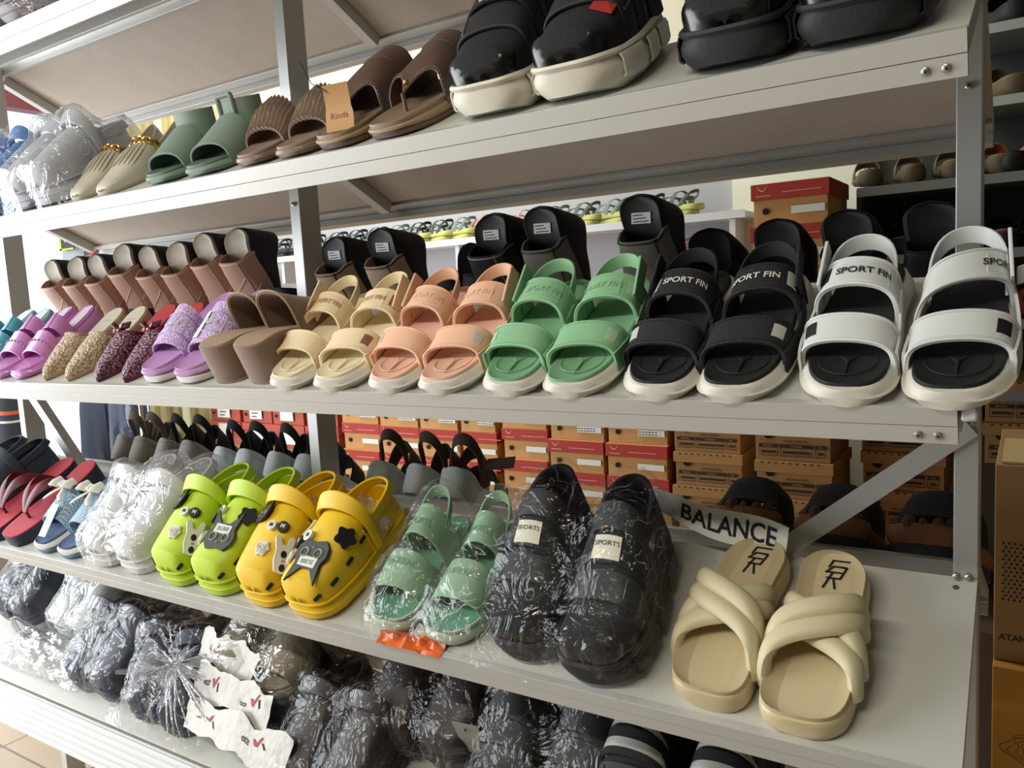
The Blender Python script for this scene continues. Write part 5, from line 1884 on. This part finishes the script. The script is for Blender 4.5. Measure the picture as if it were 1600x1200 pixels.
# ------------------------------------------------------------------ dark shelving at the right
SHM = mat('grey_steel_shelf', '8d9390', .45, .3)
sh = thing('steel_shelving', 'grey steel wall shelving with dark back, right behind the rack', 'shelving')
levels = (2.225, 2.03, 1.845, 1.648, 1.452, 1.262, 1.068)
DKB = mat('dark_shelf_back', '3b3d36', .8)
obj('back_panel', MB().box((.28, 1.66, 1.62), (1.30, .02, 1.45)), DKB, sh, smooth=0)
obj('side_panel', MB().box((-.375, 1.52, 1.55), (.012, .28, .19)), DKB, sh, smooth=0)
for z in levels:
    x0 = -.375 if z < 1.70 else -.10
    obj('shelf', MB().box(((x0 + .93) / 2, 1.505, z - .012), (.93 - x0, .29, .006)).box(((x0 + .93) / 2, 1.355, z - .014), (.93 - x0, .012, .026)), SHM, sh, smooth=0, bevel=.001)
for x in (-.385, .052, .70):
    up_m = MB().box((x, 1.640, 1.62), (.030, .02, 1.50 if x > 0 else .9))
    uo = obj('upright', up_m, SHM, sh, smooth=0)
    ho = MB()
    for k in range(12):
        ho.box((x, 1.6295, 1.10 + .09 * k), (.006, .001, .012))
    obj('slots', ho, DARK, uo, smooth=0)
TANF = mat('tan_footbed', '7d6038', .6)
CORK = mat('cork_sole', '5e523a', .7)
COG = mat('cognac_leather', '8a4d2c', .5)
SAL = mat('salmon_leather', 'b06a56', .5)


def heel_slide(m_sole, m_in, m_band):
    r, l, s, b = slide('wall_sandal', 'slide', 'slide', None, 1, m_sole, m_in, m_band, L=.22, W=.085, th_toe=.014, th_heel=.045, t=.62, band=.05, H=.045)
    return r


HP = {}


def put_hs(key, ms, mi, mb_, x, y, z, rz, label, group, rx=0.0):
    if key not in HP:
        o = HP[key] = heel_slide(ms, mi, mb_)
    else:
        o = dup(HP[key])
    o['label'] = label
    o['group'] = group
    o.location = (x, y, z)
    o.rotation_euler = (rx, 0, rz)


wl = ['leftmost', 'second', 'third', 'fourth', 'fifth', 'sixth', 'seventh', 'eighth', 'ninth']
# heels towards the aisle, leaning up
for i, x in enumerate((-.345, -.232, -.128, -.02)):
    put_hs('tan', CORK, TANF, mat('sand_strap', '6f6853', .6), x, 1.375, 1.650, .18, wl[i] + ' tan sandal on the dark shelf level with the upper red box', 'tan sandals on the dark shelving', rx=.12)
for i, x in enumerate((-.335, -.262, -.17, -.10, -.01, .07)):
    put_hs('cog', BLK, COG, BLKL, x, 1.38, 1.453, .15, wl[i] + ' cognac slide on the shelf behind the white sandals', 'cognac slides on the dark shelving', rx=.10)
for z, key, ms, mi, mb_, lab in ((2.033, 'blk', BLK, BLK, BLKL, 'black slide on the topmost visible shelf at the right edge'), (1.848, 'olv', CORK, TANF, OLV[0], 'olive strap sandal on the second visible shelf at the right edge'),
                                 (1.651, 'sal', BLK, IN_BK, SAL, 'black slide with salmon band on the shelf beside the post'), (1.265, 'sal2', SAL, SAL, COG, 'salmon brown sandal on the shelf beside the unfastened white strap')):
    for i, x in enumerate((.015, .115)):
        put_hs(key, ms, mi, mb_, x, 1.37, z, .5, lab + (', nearer the post' if i == 0 else ', farther from the post'), None or 'shoes on the right-hand shelving', rx=.08)

# ------------------------------------------------------------------ things hanging at the far left
rail = MB().tube([(-3.90, 1.02, 2.0), (-3.45, 1.02, 2.0)], .010, 8)
rl = thing('hanging_rail', 'chrome rail with hanging packaged clothes at the far left', 'rail')
obj('tube', rail, STEEL, rl)
obj('upright', MB().tube([(-3.90, 1.02, 0), (-3.90, 1.02, 2.0)], .012, 8), STEEL, rl)
obj('upright', MB().tube([(-3.45, 1.02, 0), (-3.45, 1.02, 2.0)], .012, 8), STEEL, rl)


obj('tube', MB().tube([(-3.90, 1.02, 1.27), (-3.45, 1.02, 1.27)], .008, 8), STEEL, rl)


def garment(x, z0, z1, wd, dp, m, label, seed, wav=.012):
    G = []
    for i in range(25):
        a = 2 * PI * i / 24
        row_ = []
        for j in range(9):
            f = j / 8
            k = .35 + .65 * min(1, f * 2.2) ** .7
            rr = 1 + wav / .06 * math.sin(5 * a + seed + 2.2 * f) * f
            row_.append((x + wd / 2 * k * math.cos(a) * rr, 1.02 + dp / 2 * k * math.sin(a) * rr, z1 + (z0 - z1) * f))
        G.append(row_)
    o = thing('hanging_garment', label, 'clothes', 'packaged clothes hanging at the far left')
    obj('cloth', MB().grid(G), m, o)
    obj('hook', MB().tube([(x, 1.02, z1 - .01), (x, 1.02, z1 + .04), (x + .01, 1.02, z1 + .07), (x, 1.02, z1 + .085), (x - .012, 1.02, z1 + .072)], .002, 5), STEEL, o)
    return o


GRYC = mat('pale_grey_cloth', '9aa3a8', .7)
NAVYC = mat('navy_cloth', '2b3346', .7, bump=.2, bs=40)
g1 = garment(-3.82, 1.40, 1.93, .22, .10, GRYC, 'pale grey packaged garment hanging beside the left post', 1)
g2 = garment(-3.62, 1.38, 1.93, .16, .12, mat('grey_blue_cloth', '7d8894', .7), 'grey-blue packaged garment hanging behind the pink wedges', 2)
g3 = garment(-3.80, .70, 1.20, .26, .14, NAVYC, 'navy garment hanging low behind the left brace', 3)
g4 = garment(-3.56, .74, 1.20, .24, .12, mat('silver_navy_wrap', '3e4658', .15, bump=1.0, bs=22), 'navy garment in shiny wrap behind the taupe sandals', 4)
for g_, x, z, m1, lab in ((g1, -3.80, 1.80, 'yellow_pack', 0), (g2, -3.60, 1.74, 'dark_pack', 1)):
    pk = obj('pack_card', MB().box((x, .955, z), (.12, .004, .16)), mat('dark_pack', '22262a', .4), g_, smooth=0)
    pp = MB()
    if lab == 0:
        pp.box((x - .05, .9522, z), (.018, .002, .16)).box((x, .9522, z - .075), (.12, .002, .008))
        obj('yellow_border', pp, mat('pack_yellow', 'c9c22f', .5), pk, smooth=0)
        obj('white_square', MB().box((x + .01, .952, z - .02), (.04, .002, .04)), PAPER, pk, smooth=0)
    else:
        for k, mm in enumerate(('pack_yellow', 'pack_red')):
            b = MB().tube([(x - .06 + .12 * i / 8, .9525, z - .03 - .035 * k + .04 * (i / 8) ** 2) for i in range(9)], .004 + .003 * k, 5)
            obj('swoosh', b, mat('pack_yellow', 'c9c22f') if k == 0 else mat('pack_red', 'c04038', .5), pk)
# striped socks bundle at the left edge
sk = thing('sock_bundle', 'bundle of dark socks with orange and white bands at the left edge', 'socks', None)
cl = MB()
sk.location = (-3.79, .60, .84)
obj('sock', MB().tube([(0, 0, 0), (0, 0, .12), (.005, 0, .20), (0, 0, .30)], [.05, .055, .055, .045], 14), mat('charcoal_sock', '3a3f4a', .9), sk)
obj('orange_band', MB().tube([(.002, 0, .155), (.004, 0, .172)], .0562, 14), mat('orange_band', 'cf6b48', .8), sk)
obj('white_band', MB().tube([(0, 0, .118), (.001, 0, .128)], .0562, 14), PAPER, sk)
tag(obj('stool', MB().box((-3.79, .60, .42), (.22, .22, .84), taper=.9), PLAT, smooth=0), 'dark stand under the sock bundle at the left edge', 'stand')
# ------------------------------------------------------------------ plastic bags
FILM = film_mat('clear_film', .92, 'ffffff', .02, scale=13, crease=.75)
FILM2 = film_mat('hazy_film', .84, 'f2f5f8', .13, scale=12, crease=.8)
FILM3 = film_mat('dim_film', .945, 'ffffff', .006, scale=15, crease=.35)


def world_verts(objs):
    out = []
    for r in objs:
        for ch in [r] + list(r.children):
            for o in [ch] + (list(ch.children) if ch is not r else []):
                if o.type == 'MESH':
                    M = r.matrix_basis if o is not r else o.matrix_basis
                    vs = np.empty(len(o.data.vertices) * 3)
                    o.data.vertices.foreach_get('co', vs)
                    vs = vs.reshape(-1, 3)
                    Mn = np.array(M)
                    out.append(vs @ Mn[:3, :3].T + Mn[:3, 3])
    return np.concatenate(out)


def to_board(t, P):
    o = np.array(near_pt(t, 0, 0))
    d = np.array((0, CT, ST))
    n = np.array((0, -ST, CT))
    return np.stack([P[:, 0], (P - o) @ d, (P - o) @ n], 1)


def film_over(name, label, cat, grp, t, objs, m, seed=0, margin=.03, gap=.004, crumple=.006, scale=22, res=.0055, tens=60, spill=0.0, knot=None, hmax=.5, pleats=0.0):
    """thin film resting like a membrane over the things it wraps"""
    B = to_board(t, world_verts(objs))
    x0, x1, s0, s1 = B[:, 0].min() - margin, B[:, 0].max() + margin, B[:, 1].min() - margin * .4 - spill, B[:, 1].max() + margin
    nx, ns = int((x1 - x0) / res) + 1, int((s1 - s0) / res) + 1
    H0 = np.zeros((nx, ns))
    ix = np.clip(((B[:, 0] - x0) / res).round().astype(int), 0, nx - 1)
    js = np.clip(((B[:, 1] - s0) / res).round().astype(int), 0, ns - 1)
    np.maximum.at(H0, (ix, js), np.minimum(B[:, 2], hmax) + gap)
    for _ in range(2):
        Hp = np.pad(H0, 1, mode='edge')
        H0 = np.maximum.reduce([Hp[1:-1, 1:-1], Hp[:-2, 1:-1], Hp[2:, 1:-1], Hp[1:-1, :-2], Hp[1:-1, 2:]])
    # rounded outline of the bag
    u = np.linspace(-1, 1, nx)[:, None]
    v = np.linspace(-1, 1, ns)[None, :]
    wob = np.array([[mnoise.noise(Vector((a * 2.2 + seed, b * 2.2, seed * 1.7))) for b in v[0]] for a in u[:, 0]])
    edge = (np.abs(u) ** 6 + np.abs(v) ** 6) ** (1 / 6) + .05 * wob
    H = H0.copy()
    for _ in range(tens):
        Hp = np.pad(H, 1, mode='edge')
        av = (Hp[:-2, 1:-1] + Hp[2:, 1:-1] + Hp[1:-1, :-2] + Hp[1:-1, 2:]) / 4
        H = np.maximum(H0, av)
        H[edge > .985] = 0
    N = np.zeros_like(H)
    for i in range(nx):
        for j in range(ns):
            p = Vector((x0 + i * res, s0 + j * res * .8, seed))
            a = mnoise.noise(p * scale + Vector((mnoise.noise(p * 9) * 2, 0, 0)))
            b = mnoise.noise(p * scale * 2.6)
            N[i, j] = (1 - abs(a) * 2.2) * .8 + (.5 - abs(b)) * .6
    H = H + crumple * N * np.minimum(1, H / .03)
    if knot:
        kx, ks = knot
        dx, ds = (x0 + np.arange(nx) * res - kx)[:, None], (s0 + np.arange(ns) * res - ks)[None, :]
        rr = np.sqrt(dx ** 2 + ds ** 2)
        ang = np.arctan2(ds, dx)
        H += pleats * np.sin(ang * 26 + 3 * np.sin(ang * 5)) * np.exp(-(rr / .13) ** 2) * np.minimum(1, rr / .02) + .02 * np.exp(-(rr / .035) ** 2)
    H = np.maximum(H, .0012)
    vs, idx, f = [], -np.ones((nx, ns), int), []
    for i in range(nx):
        for j in range(ns):
            if edge[i, j] < 1.0:
                idx[i, j] = len(vs)
                vs.append(tuple(near_pt(t, x0 + i * res, s0 + j * res, H[i, j])))
    for i in range(nx - 1):
        for j in range(ns - 1):
            q = [idx[i, j], idx[i + 1, j], idx[i + 1, j + 1], idx[i, j + 1]]
            if min(q) >= 0:
                f.append([int(k) for k in q])
    o = obj(name, MB().add(vs, f), m, None, smooth=180, merge=False)
    return tag(o, label, cat, grp)


film_over('plastic_bag', 'clear plastic bag over the pair of sage green slides', 'bag', None, 'D', bag1, FILM, 3, spill=.004, crumple=.0035, scale=14)
film_over('plastic_bag', 'clear plastic bag over the black shoes beside the cream slides', 'bag', None, 'D', bag2, FILM3, 11, crumple=.004, margin=.035, scale=14)
film_over('plastic_bag', 'hazy plastic bag over the pair of white shoes', 'bag', None, 'D', bag3, FILM2, 17, crumple=.004, scale=14)
# printed strip of the black shoes' bag, standing up behind them
bs = thing('printed_strip', 'grey plastic strip printed BALANCE lying behind the bagged black shoes', 'packaging')
A0, A1 = np.array((-.455, -.030, 1.078)), np.array((-.232, -.040, 1.026))
U = np.array((0.10, .12, 1.0)) * .048


def strip_pt(u, v):
    p = A0 + (A1 - A0) * u + U * (v - .5) * (.55 + .45 * min(1, u * 1.6))
    return tuple(p + np.array((0, -.006 * math.sin(u * 7) - .012 * math.sin(PI * u), .004 * math.sin(u * 9))))


so = obj('film_strip', MB().slab([[strip_pt(i / 20, j / 4) for j in range(5)] for i in range(21)], .0008), mat('grey_strip', 'e6e6e4', .4), bs)
g = MB()
text_on(g, 'BALANCE', lambda x, y: tuple(np.array(strip_pt(.63 + x, .5 + y)) + np.array((-.0, -.0016, .0004))), .155, .01)
v = [np.array(p) for p in g.v]
g = MB()
tv, tf_ = text_geo('BALANCE', 1.0, .015)
ww = max(p[0] for p in tv) - min(p[0] for p in tv)
g.add([tuple(np.array(strip_pt(.62 + x / ww * .62, .5 + y * .80)) + np.array((0, -.0016, .0003))) for x, y in tv], tf_)
obj('strip_lettering', g, INK, so, smooth=0)
# orange wrapper under the sage slides
G = [[tuple(near_pt('D', -.805 + .125 * i / 14, -.012 + .030 * j / 5, .004 + .012 * abs(mnoise.noise(Vector((i * .6, j * .8, 3)))) + .010 * (j == 3) * (i % 3 == 0))) for j in range(6)] for i in range(15)]
tag(obj('wrapper', MB().slab(G, .001), mat('orange_wrapper', 'd9642a', .25, var=.4, vs=40), smooth=25), 'crumpled orange wrapper under the bagged sage slides', 'wrapper')
# white tissue stuffing in the clogs
TIS = film_mat('tissue_film', .6, 'eef0f0', .35, scale=20)
for x, s_, hz, wd, lb in ((-1.325, .185, .085, .05, 'clear stuffing film in the lime clog beside the bagged shoes'), (-1.195, .185, .09, .055, 'clear stuffing film in the lime clog beside the yellow pair'), (-1.075, .175, .085, .05, 'clear stuffing film in the yellow clog beside the lime pair'), (-.945, .185, .10, .04, 'twisted stuffing film in the yellow clog beside the sage slides')):
    G = []
    for i in range(17):
        a = 2 * PI * i / 16
        G.append([tuple(near_pt('D', x + wd * math.cos(a) * (1 - .5 * j / 6) * (1 + .3 * mnoise.noise(Vector((math.cos(a) * 2, math.sin(a) * 2 + j, x)))), s_ + wd * .9 * math.sin(a) * (1 - .5 * j / 6), .055 + (hz - .045) * j / 6 * (1 + .25 * mnoise.noise(Vector((math.cos(a) * 3, math.sin(a) * 3, x + 4)))))) for j in range(7)])
    tag(obj('stuffing_film', MB().grid(G, False), TIS, smooth=180), lb, 'packaging', 'stuffing film in the clogs')

# ------------------------------------------------------------------ second tier, far left: bagged shoes
WBAG = mat('white_bag_shoe', 'b9bcc6', .6)
bb = []
for sd, x, lb in ((-1, -1.745, 'pale grey shoe in clear plastic, nearer the shelf end'), (1, -1.650, 'pale grey shoe in clear plastic, beside the ivory loafers')):
    r = clog('wrapped_shoe', lb, 'shoe', None, sd, WBAG, L=.25, W=.096)
    place(r, 'B', x, .008, 0, L=.25)
    bb.append(r)
film_over('plastic_bag', 'clear crumpled plastic bag over the pale grey shoes on the second shelf', 'bag', None, 'B', bb, FILM2, 23, crumple=.005, scale=15, margin=.04)
bb = []
for sd, x, lb in ((-1, -1.965, 'blue shoe in plastic at the far left of the second shelf'), (1, -1.868, 'blue shoe in plastic beside the pale grey bagged pair')):
    r = clog('wrapped_shoe', lb, 'shoe', None, sd, mat('blue_bag_shoe', '3f6ea8', .6), L=.25, W=.096)
    place(r, 'B', x, .010, 0, L=.25)
    bb.append(r)
film_over('plastic_bag', 'clear plastic bag over the blue shoes at the far left', 'bag', None, 'B', bb, FILM, 29, crumple=.005, scale=15)
tag(obj('printed_packet', MB().slab([[tuple(near_pt('B', -1.80 + .10 * i / 6, .004 + .05 * j / 3, .012 + .014 * abs(mnoise.noise(Vector((i * .7, j, 8)))))) for j in range(4)] for i in range(7)], .001), check_mat('blue_red_packet', '2f4f9a', 'd8d2d8', 24), smooth=25), 'small blue and white printed packet under the pale grey bagged shoes', 'packaging')
# first tier: wrapped shoe at the far left top
r = clog('wrapped_shoe', 'mauve-grey wrapped shoe at the top left corner of the rack', 'shoe', None, 1, mat('mauve_wrap', '8d8590', .6), L=.25, W=.1)
place(r, 'A', -1.70, .01, 0, L=.25)
r2 = clog('wrapped_shoe', 'mauve-grey wrapped shoe beside the one at the top left corner', 'shoe', None, -1, mat('mauve_wrap', '8d8590', .6), L=.25, W=.1)
place(r2, 'A', -1.82, .01, 0, L=.25)
film_over('plastic_bag', 'clear plastic bag over the mauve-grey shoes on the top shelf', 'bag', None, 'A', [r, r2], FILM2, 31, crumple=.005, scale=16)

# ------------------------------------------------------------------ lowest tier: bagged shoes
NAVY = mat('navy_rubber', '1c2740', .5)
DKBR = mat('dark_brown_leather', '261d1b', .5)
WHT = mat('white_padded', 'd4d9da', .6)
BEI = mat('beige_plush', '8f8571', .9, bump=.5, bs=120)


def low_pair(m, xa, xb, s_, nm, la, lb, L=.26, W=.1, yaw=0, lift=0, builder='clog', pitch=0):
    out = []
    for sd, x, l_ in ((-1, xa, la), (1, xb, lb)):
        if builder == 'clog':
            o = clog(nm, l_, 'shoe', None, sd, m, L=L, W=W)
        elif builder == 'sneaker':
            o = sneaker(nm, l_, 'shoe', None, sd, BLK, m, L=L, W=W, label_on=False)
        else:
            o, l, s, b = slide(nm, l_, 'slide', None, sd, m, m, m, L=L, W=W, th_toe=.03, th_heel=.04, t=.66, band=.12, H=.062)
        place(o, 'E', x, s_, yaw, lift=lift, L=L, pitch=pitch)
        out.append(o)
    return out


e1 = low_pair(NAVY, -1.515, -1.40, .035, 'navy_shoe', 'navy shoe in the knotted bag, farther from the white-printed sleeve', 'navy shoe in the knotted bag, nearer the white-printed sleeve', yaw=20)
kb = film_over('knotted_bag', 'clear plastic bag gathered in a knot over navy shoes', 'bag', None, 'E', e1, FILM, 41, crumple=.004, scale=14, margin=.06, knot=(-1.415, .105), pleats=.011, tens=140)
kp = near_pt('E', -1.415, .105, .125)
G = []
for i in range(33):
    a = 2 * PI * i / 32
    rr = 1 + .35 * math.sin(a * 7)
    G.append([tuple(kp + Vector((math.cos(a) * (.010 + .075 * (j / 6) ** 1.3) * rr + .025 * j / 6, -.008 * j + math.sin(a) * (.010 + .055 * (j / 6) ** 1.3) * rr, .012 + .004 * j - .010 * (j / 6) ** 2))) for j in range(7)])
obj('bag_frill', MB().grid(G), FILM2, kb, smooth=180)
rb = MB()
random.seed(5)
kc = near_pt('E', -1.415, .105, .135)
for i in range(64):
    a = random.uniform(-.5, PI + .5) if i < 46 else random.uniform(PI, 2 * PI)
    ln_ = random.uniform(.07, .19) if i < 46 else random.uniform(.04, .12)
    pts = []
    for j in range(7):
        f = j / 6
        dx, ds = math.cos(a) * ln_ * f * 1.15, math.sin(a) * ln_ * f
        pts.append(kc + Vector((dx + .004 * math.sin(9 * f + i), ds * CT, ds * ST)) + Vector((0, -ST, CT)) * (.004 - .085 * f * f + .004 * math.sin(7 * f + i * 2)))
    rb.tube(pts, [.0006 + .0022 * math.sin(PI * (.1 + .8 * j / 6)) * (.5 + .5 * (i % 3)) for j in range(7)], 5, rt=.0005)
obj('gathered_pleats', rb, film_mat('pleat_film', .5, 'f4f6fa', .35, scale=30, crease=.8), kb, smooth=180)
e1b = low_pair(NAVY, -1.80, -1.69, .045, 'navy_shoe', 'navy shoe in film between the white slippers and the knotted bag', 'navy shoe in film touching the left side of the knotted bag', yaw=0)
film_over('plastic_bag', 'clear plastic bag over the navy shoes left of the knotted one', 'bag', None, 'E', e1b, FILM, 42, crumple=.005, scale=14, margin=.04)
e2 = low_pair(WHT, -2.03, -1.93, .15, 'white_slipper', 'white padded slipper in film, farther one under the gingham slides', 'white padded slipper in film, nearer the knotted bag', W=.095, L=.22)
film_over('plastic_bag', 'hazy plastic bag over white slippers at the back of the lowest shelf', 'bag', None, 'E', e2, FILM2, 43, crumple=.004, scale=14)
e3 = low_pair(mat('slate_rubber', '343c4c', .5), -2.27, -2.165, .13, 'slate_shoe', 'slate shoe with red lining in film at the far left', 'slate shoe in film beside the white slippers', lift=.03)
obj('red_lining', MB().ball((0, .16, .075), .04, (1, 1.4, .5), 12), mat('red_lining', '9a3040', .7), e3[1])
film_over('plastic_bag', 'clear plastic bag over slate shoes at the left end of the lowest shelf', 'bag', None, 'E', e3, FILM, 47, crumple=.005, scale=15)
# loose crumpled carrier bag with a handle loop
G = []
for i in range(41):
    row_ = []
    for j in range(25):
        u, v = i / 40, j / 24
        h = .012 + .06 * math.sin(PI * u) ** .8 * math.sin(PI * v) ** .7
        nz = sum(mnoise.noise(Vector((u * 7 * k, v * 7 * k, k))) / k for k in (1, 2, 4))
        row_.append(tuple(near_pt('E', -2.20 + .38 * u, .035 + .11 * v, max(.002, h + .018 * nz))))
    G.append(row_)
cb_ = tag(obj('carrier_bag', MB().grid(G), film_mat('grey_carrier_film', .7, 'c9ced6', .22, scale=14), smooth=180), 'crumpled clear carrier bag with a handle loop on the lowest shelf', 'bag')
hl = [near_pt('E', -2.06 + .022 * math.cos(a) - .012 * math.sin(a), .10 + .01 * math.cos(a), .075 + .050 * math.sin(a)) for a in [PI * 2 * i / 24 for i in range(25)]]
obj('handle', MB().tube(hl, .006, 6, rt=.002), film_mat('grey_carrier_film', .6), cb_, smooth=180)
# beige slippers in a printed white bag
e4 = low_pair(BEI, -1.30, -1.175, .125, 'beige_slipper', 'beige plush slipper in film, nearer the knotted bag', 'beige plush slipper in film, nearer the dark shoes', builder='slide', lift=.075, L=.25, W=.105)
film_over('plastic_bag', 'thin crinkled bag over beige slippers below the yellow clogs', 'bag', None, 'E', e4, film_mat('ivory_film', .84, 'f4f0e2', .10, scale=14, crease=.8), 53, crumple=.005, scale=16, margin=.03)
e5 = low_pair(BLKF, -1.295, -1.165, .075, 'black_slipper', 'black shoe under the beige slippers, nearer the knotted bag', 'black shoe under the beige slippers, nearer the dark red one', L=.27, W=.11)
film_over('plastic_bag', 'clear plastic bag over black shoes under the beige slippers', 'bag', None, 'E', e5, FILM3, 55, crumple=.004, scale=14)
SLV = mat('white_printed_film', 'c2beb6', .35, bump=.6, bs=45)
for k, (xa, xb, s0, hz, lb) in enumerate(((-1.40, -1.21, .19, .165, 'white film flap with red tick print, upper of three'), (-1.36, -1.12, .13, .145, 'white film flap with red tick print, middle of three'), (-1.345, -1.035, .075, .115, 'white film flap with red tick print, lowest of three'))):
    sv = thing('printed_flap', lb, 'packaging', 'white printed flaps below the yellow clogs')

    def fp_(u, v, xa=xa, xb=xb, s0=s0, hz=hz, k=k):
        nz = mnoise.noise(Vector((u * 5, v * 2, k * 3.1))) + .25 * mnoise.noise(Vector((u * 16, v * 5, k * 1.7)))
        return tuple(near_pt('E', xa + (xb - xa) * u + .01 * nz, s0 - .050 * v + .012 * nz - .02 * u, hz - .040 * v - .008 * abs(u - .5) + .012 * nz))
    fo = obj('film_flap', MB().slab([[fp_(i / 22, j / 6) for j in range(7)] for i in range(23)], .0008), SLV, sv, smooth=35)
    g, g2 = MB(), MB()
    for c0 in ((.22, .70) if k == 2 else (.30,) if k == 0 else (.25, .78)):
        lp = lambda x, y: tuple(np.array(fp_(c0 + x, .55 - y)) + np.array((0, -.0012, .0016)))
        g.add([lp(-.02, .18), lp(.0, -.02), lp(.02, -.02), lp(.0, .18)], [[0, 1, 2, 3]])
        g.add([lp(.0, .0), lp(.05, .30), lp(.065, .30), lp(.02, -.06)], [[0, 1, 2, 3]])
        g2.add([lp(.055, .12), lp(.075, -.10), lp(.09, -.10), lp(.07, .12)], [[0, 1, 2, 3]])
        tv, tf_ = text_geo('exce', 1.0, .01)
        g2.add([lp(-.085 + x * .042, .05 + y * .26) for x, y in tv], tf_)
    obj('red_tick_print', g, REDINK, fo, smooth=0)
    obj('black_print', g2, INK, fo, smooth=0)
e8 = low_pair(DKBR, -1.045, -.93, .012, 'black_slipper', 'dark slipper at the front edge, beside the printed flaps', 'dark slipper at the front edge, beside the dark red one', L=.25, W=.10)
film_over('plastic_bag', 'clear plastic bag over dark slippers at the front edge of the lowest shelf', 'bag', None, 'E', e8, FILM3, 57, crumple=.005, scale=15)
# dark shoes further right
e6 = low_pair(DKBR, -.90, -.775, .13, 'brown_shoe', 'dark brown shoe in film, nearer the beige slippers', 'dark brown shoe with dark red opening in film', L=.27, W=.108, builder='clog', lift=.03)
obj('dark_red_lining', MB().ball((0, .15, .078), .042, (1, 1.35, .55), 12), mat('dark_red_lining', '4a1a18', .7), e6[1])
film_over('plastic_bag', 'clear plastic bag over dark brown shoes on the lowest shelf', 'bag', None, 'E', e6, FILM3, 59, crumple=.005, scale=15, margin=.045)
e7 = low_pair(mat('soft_black', '0f0f11', .6), -.645, -.52, .09, 'black_slip_on', 'black slip-on in film with a white card, nearer the brown shoes', 'black slip-on in film, nearer the striped shoes', L=.27, W=.108, builder='sneaker', lift=.02)
film_over('plastic_bag', 'clear plastic bag over black slip-ons on the lowest shelf', 'bag', None, 'E', e7, FILM3, 61, crumple=.005, scale=15)
card = MB().slab([[tuple(near_pt('E', -.735 + .05 * i, .155 + .004 * i, .150 - .075 * j)) for j in range(2)] for i in range(2)], .0008)
co = tag(obj('card_tag', card, mat('grey_card', '8d8a84', .7), smooth=0), 'blank pale card tag hanging from the bagged black slip-ons', 'tag')
obj('tag_hole', MB().disc(near_pt('E', -.710, .1535, .138), (0, -1, .1), .0026, .001, 10, .0026), DARK, co)
# black shoes with pale straps
for sd, x, lb in ((-1, -.425, 'black trainer with pale straps, nearer the black slip-ons'), (1, -.30, 'black trainer with pale straps, under the cream slides')):
    o = sneaker('striped_trainer', lb, 'shoe', None, sd, BLK, BLKF, L=.28, W=.112, label_on=False)
    l = Last(.28, .112, sd, zt=lambda q: .046 + .012 * (1 - q))
    for tq, wd in ((.80, .03), (.56, .012), (.46, .012)):
        s = Strap(l, .28 * tq, .28 * tq, wd, .122 - .075 * smoothstep(.30, .92, tq), slope=-.5, q=.55, p=.72, out=1.03)
        obj('pale_strap', s.build(MB(), .003), mat('pale_strap', 'a8a8a0', .5), o)
    place(o, 'E', x, .07, 0, lift=.02, L=.28)
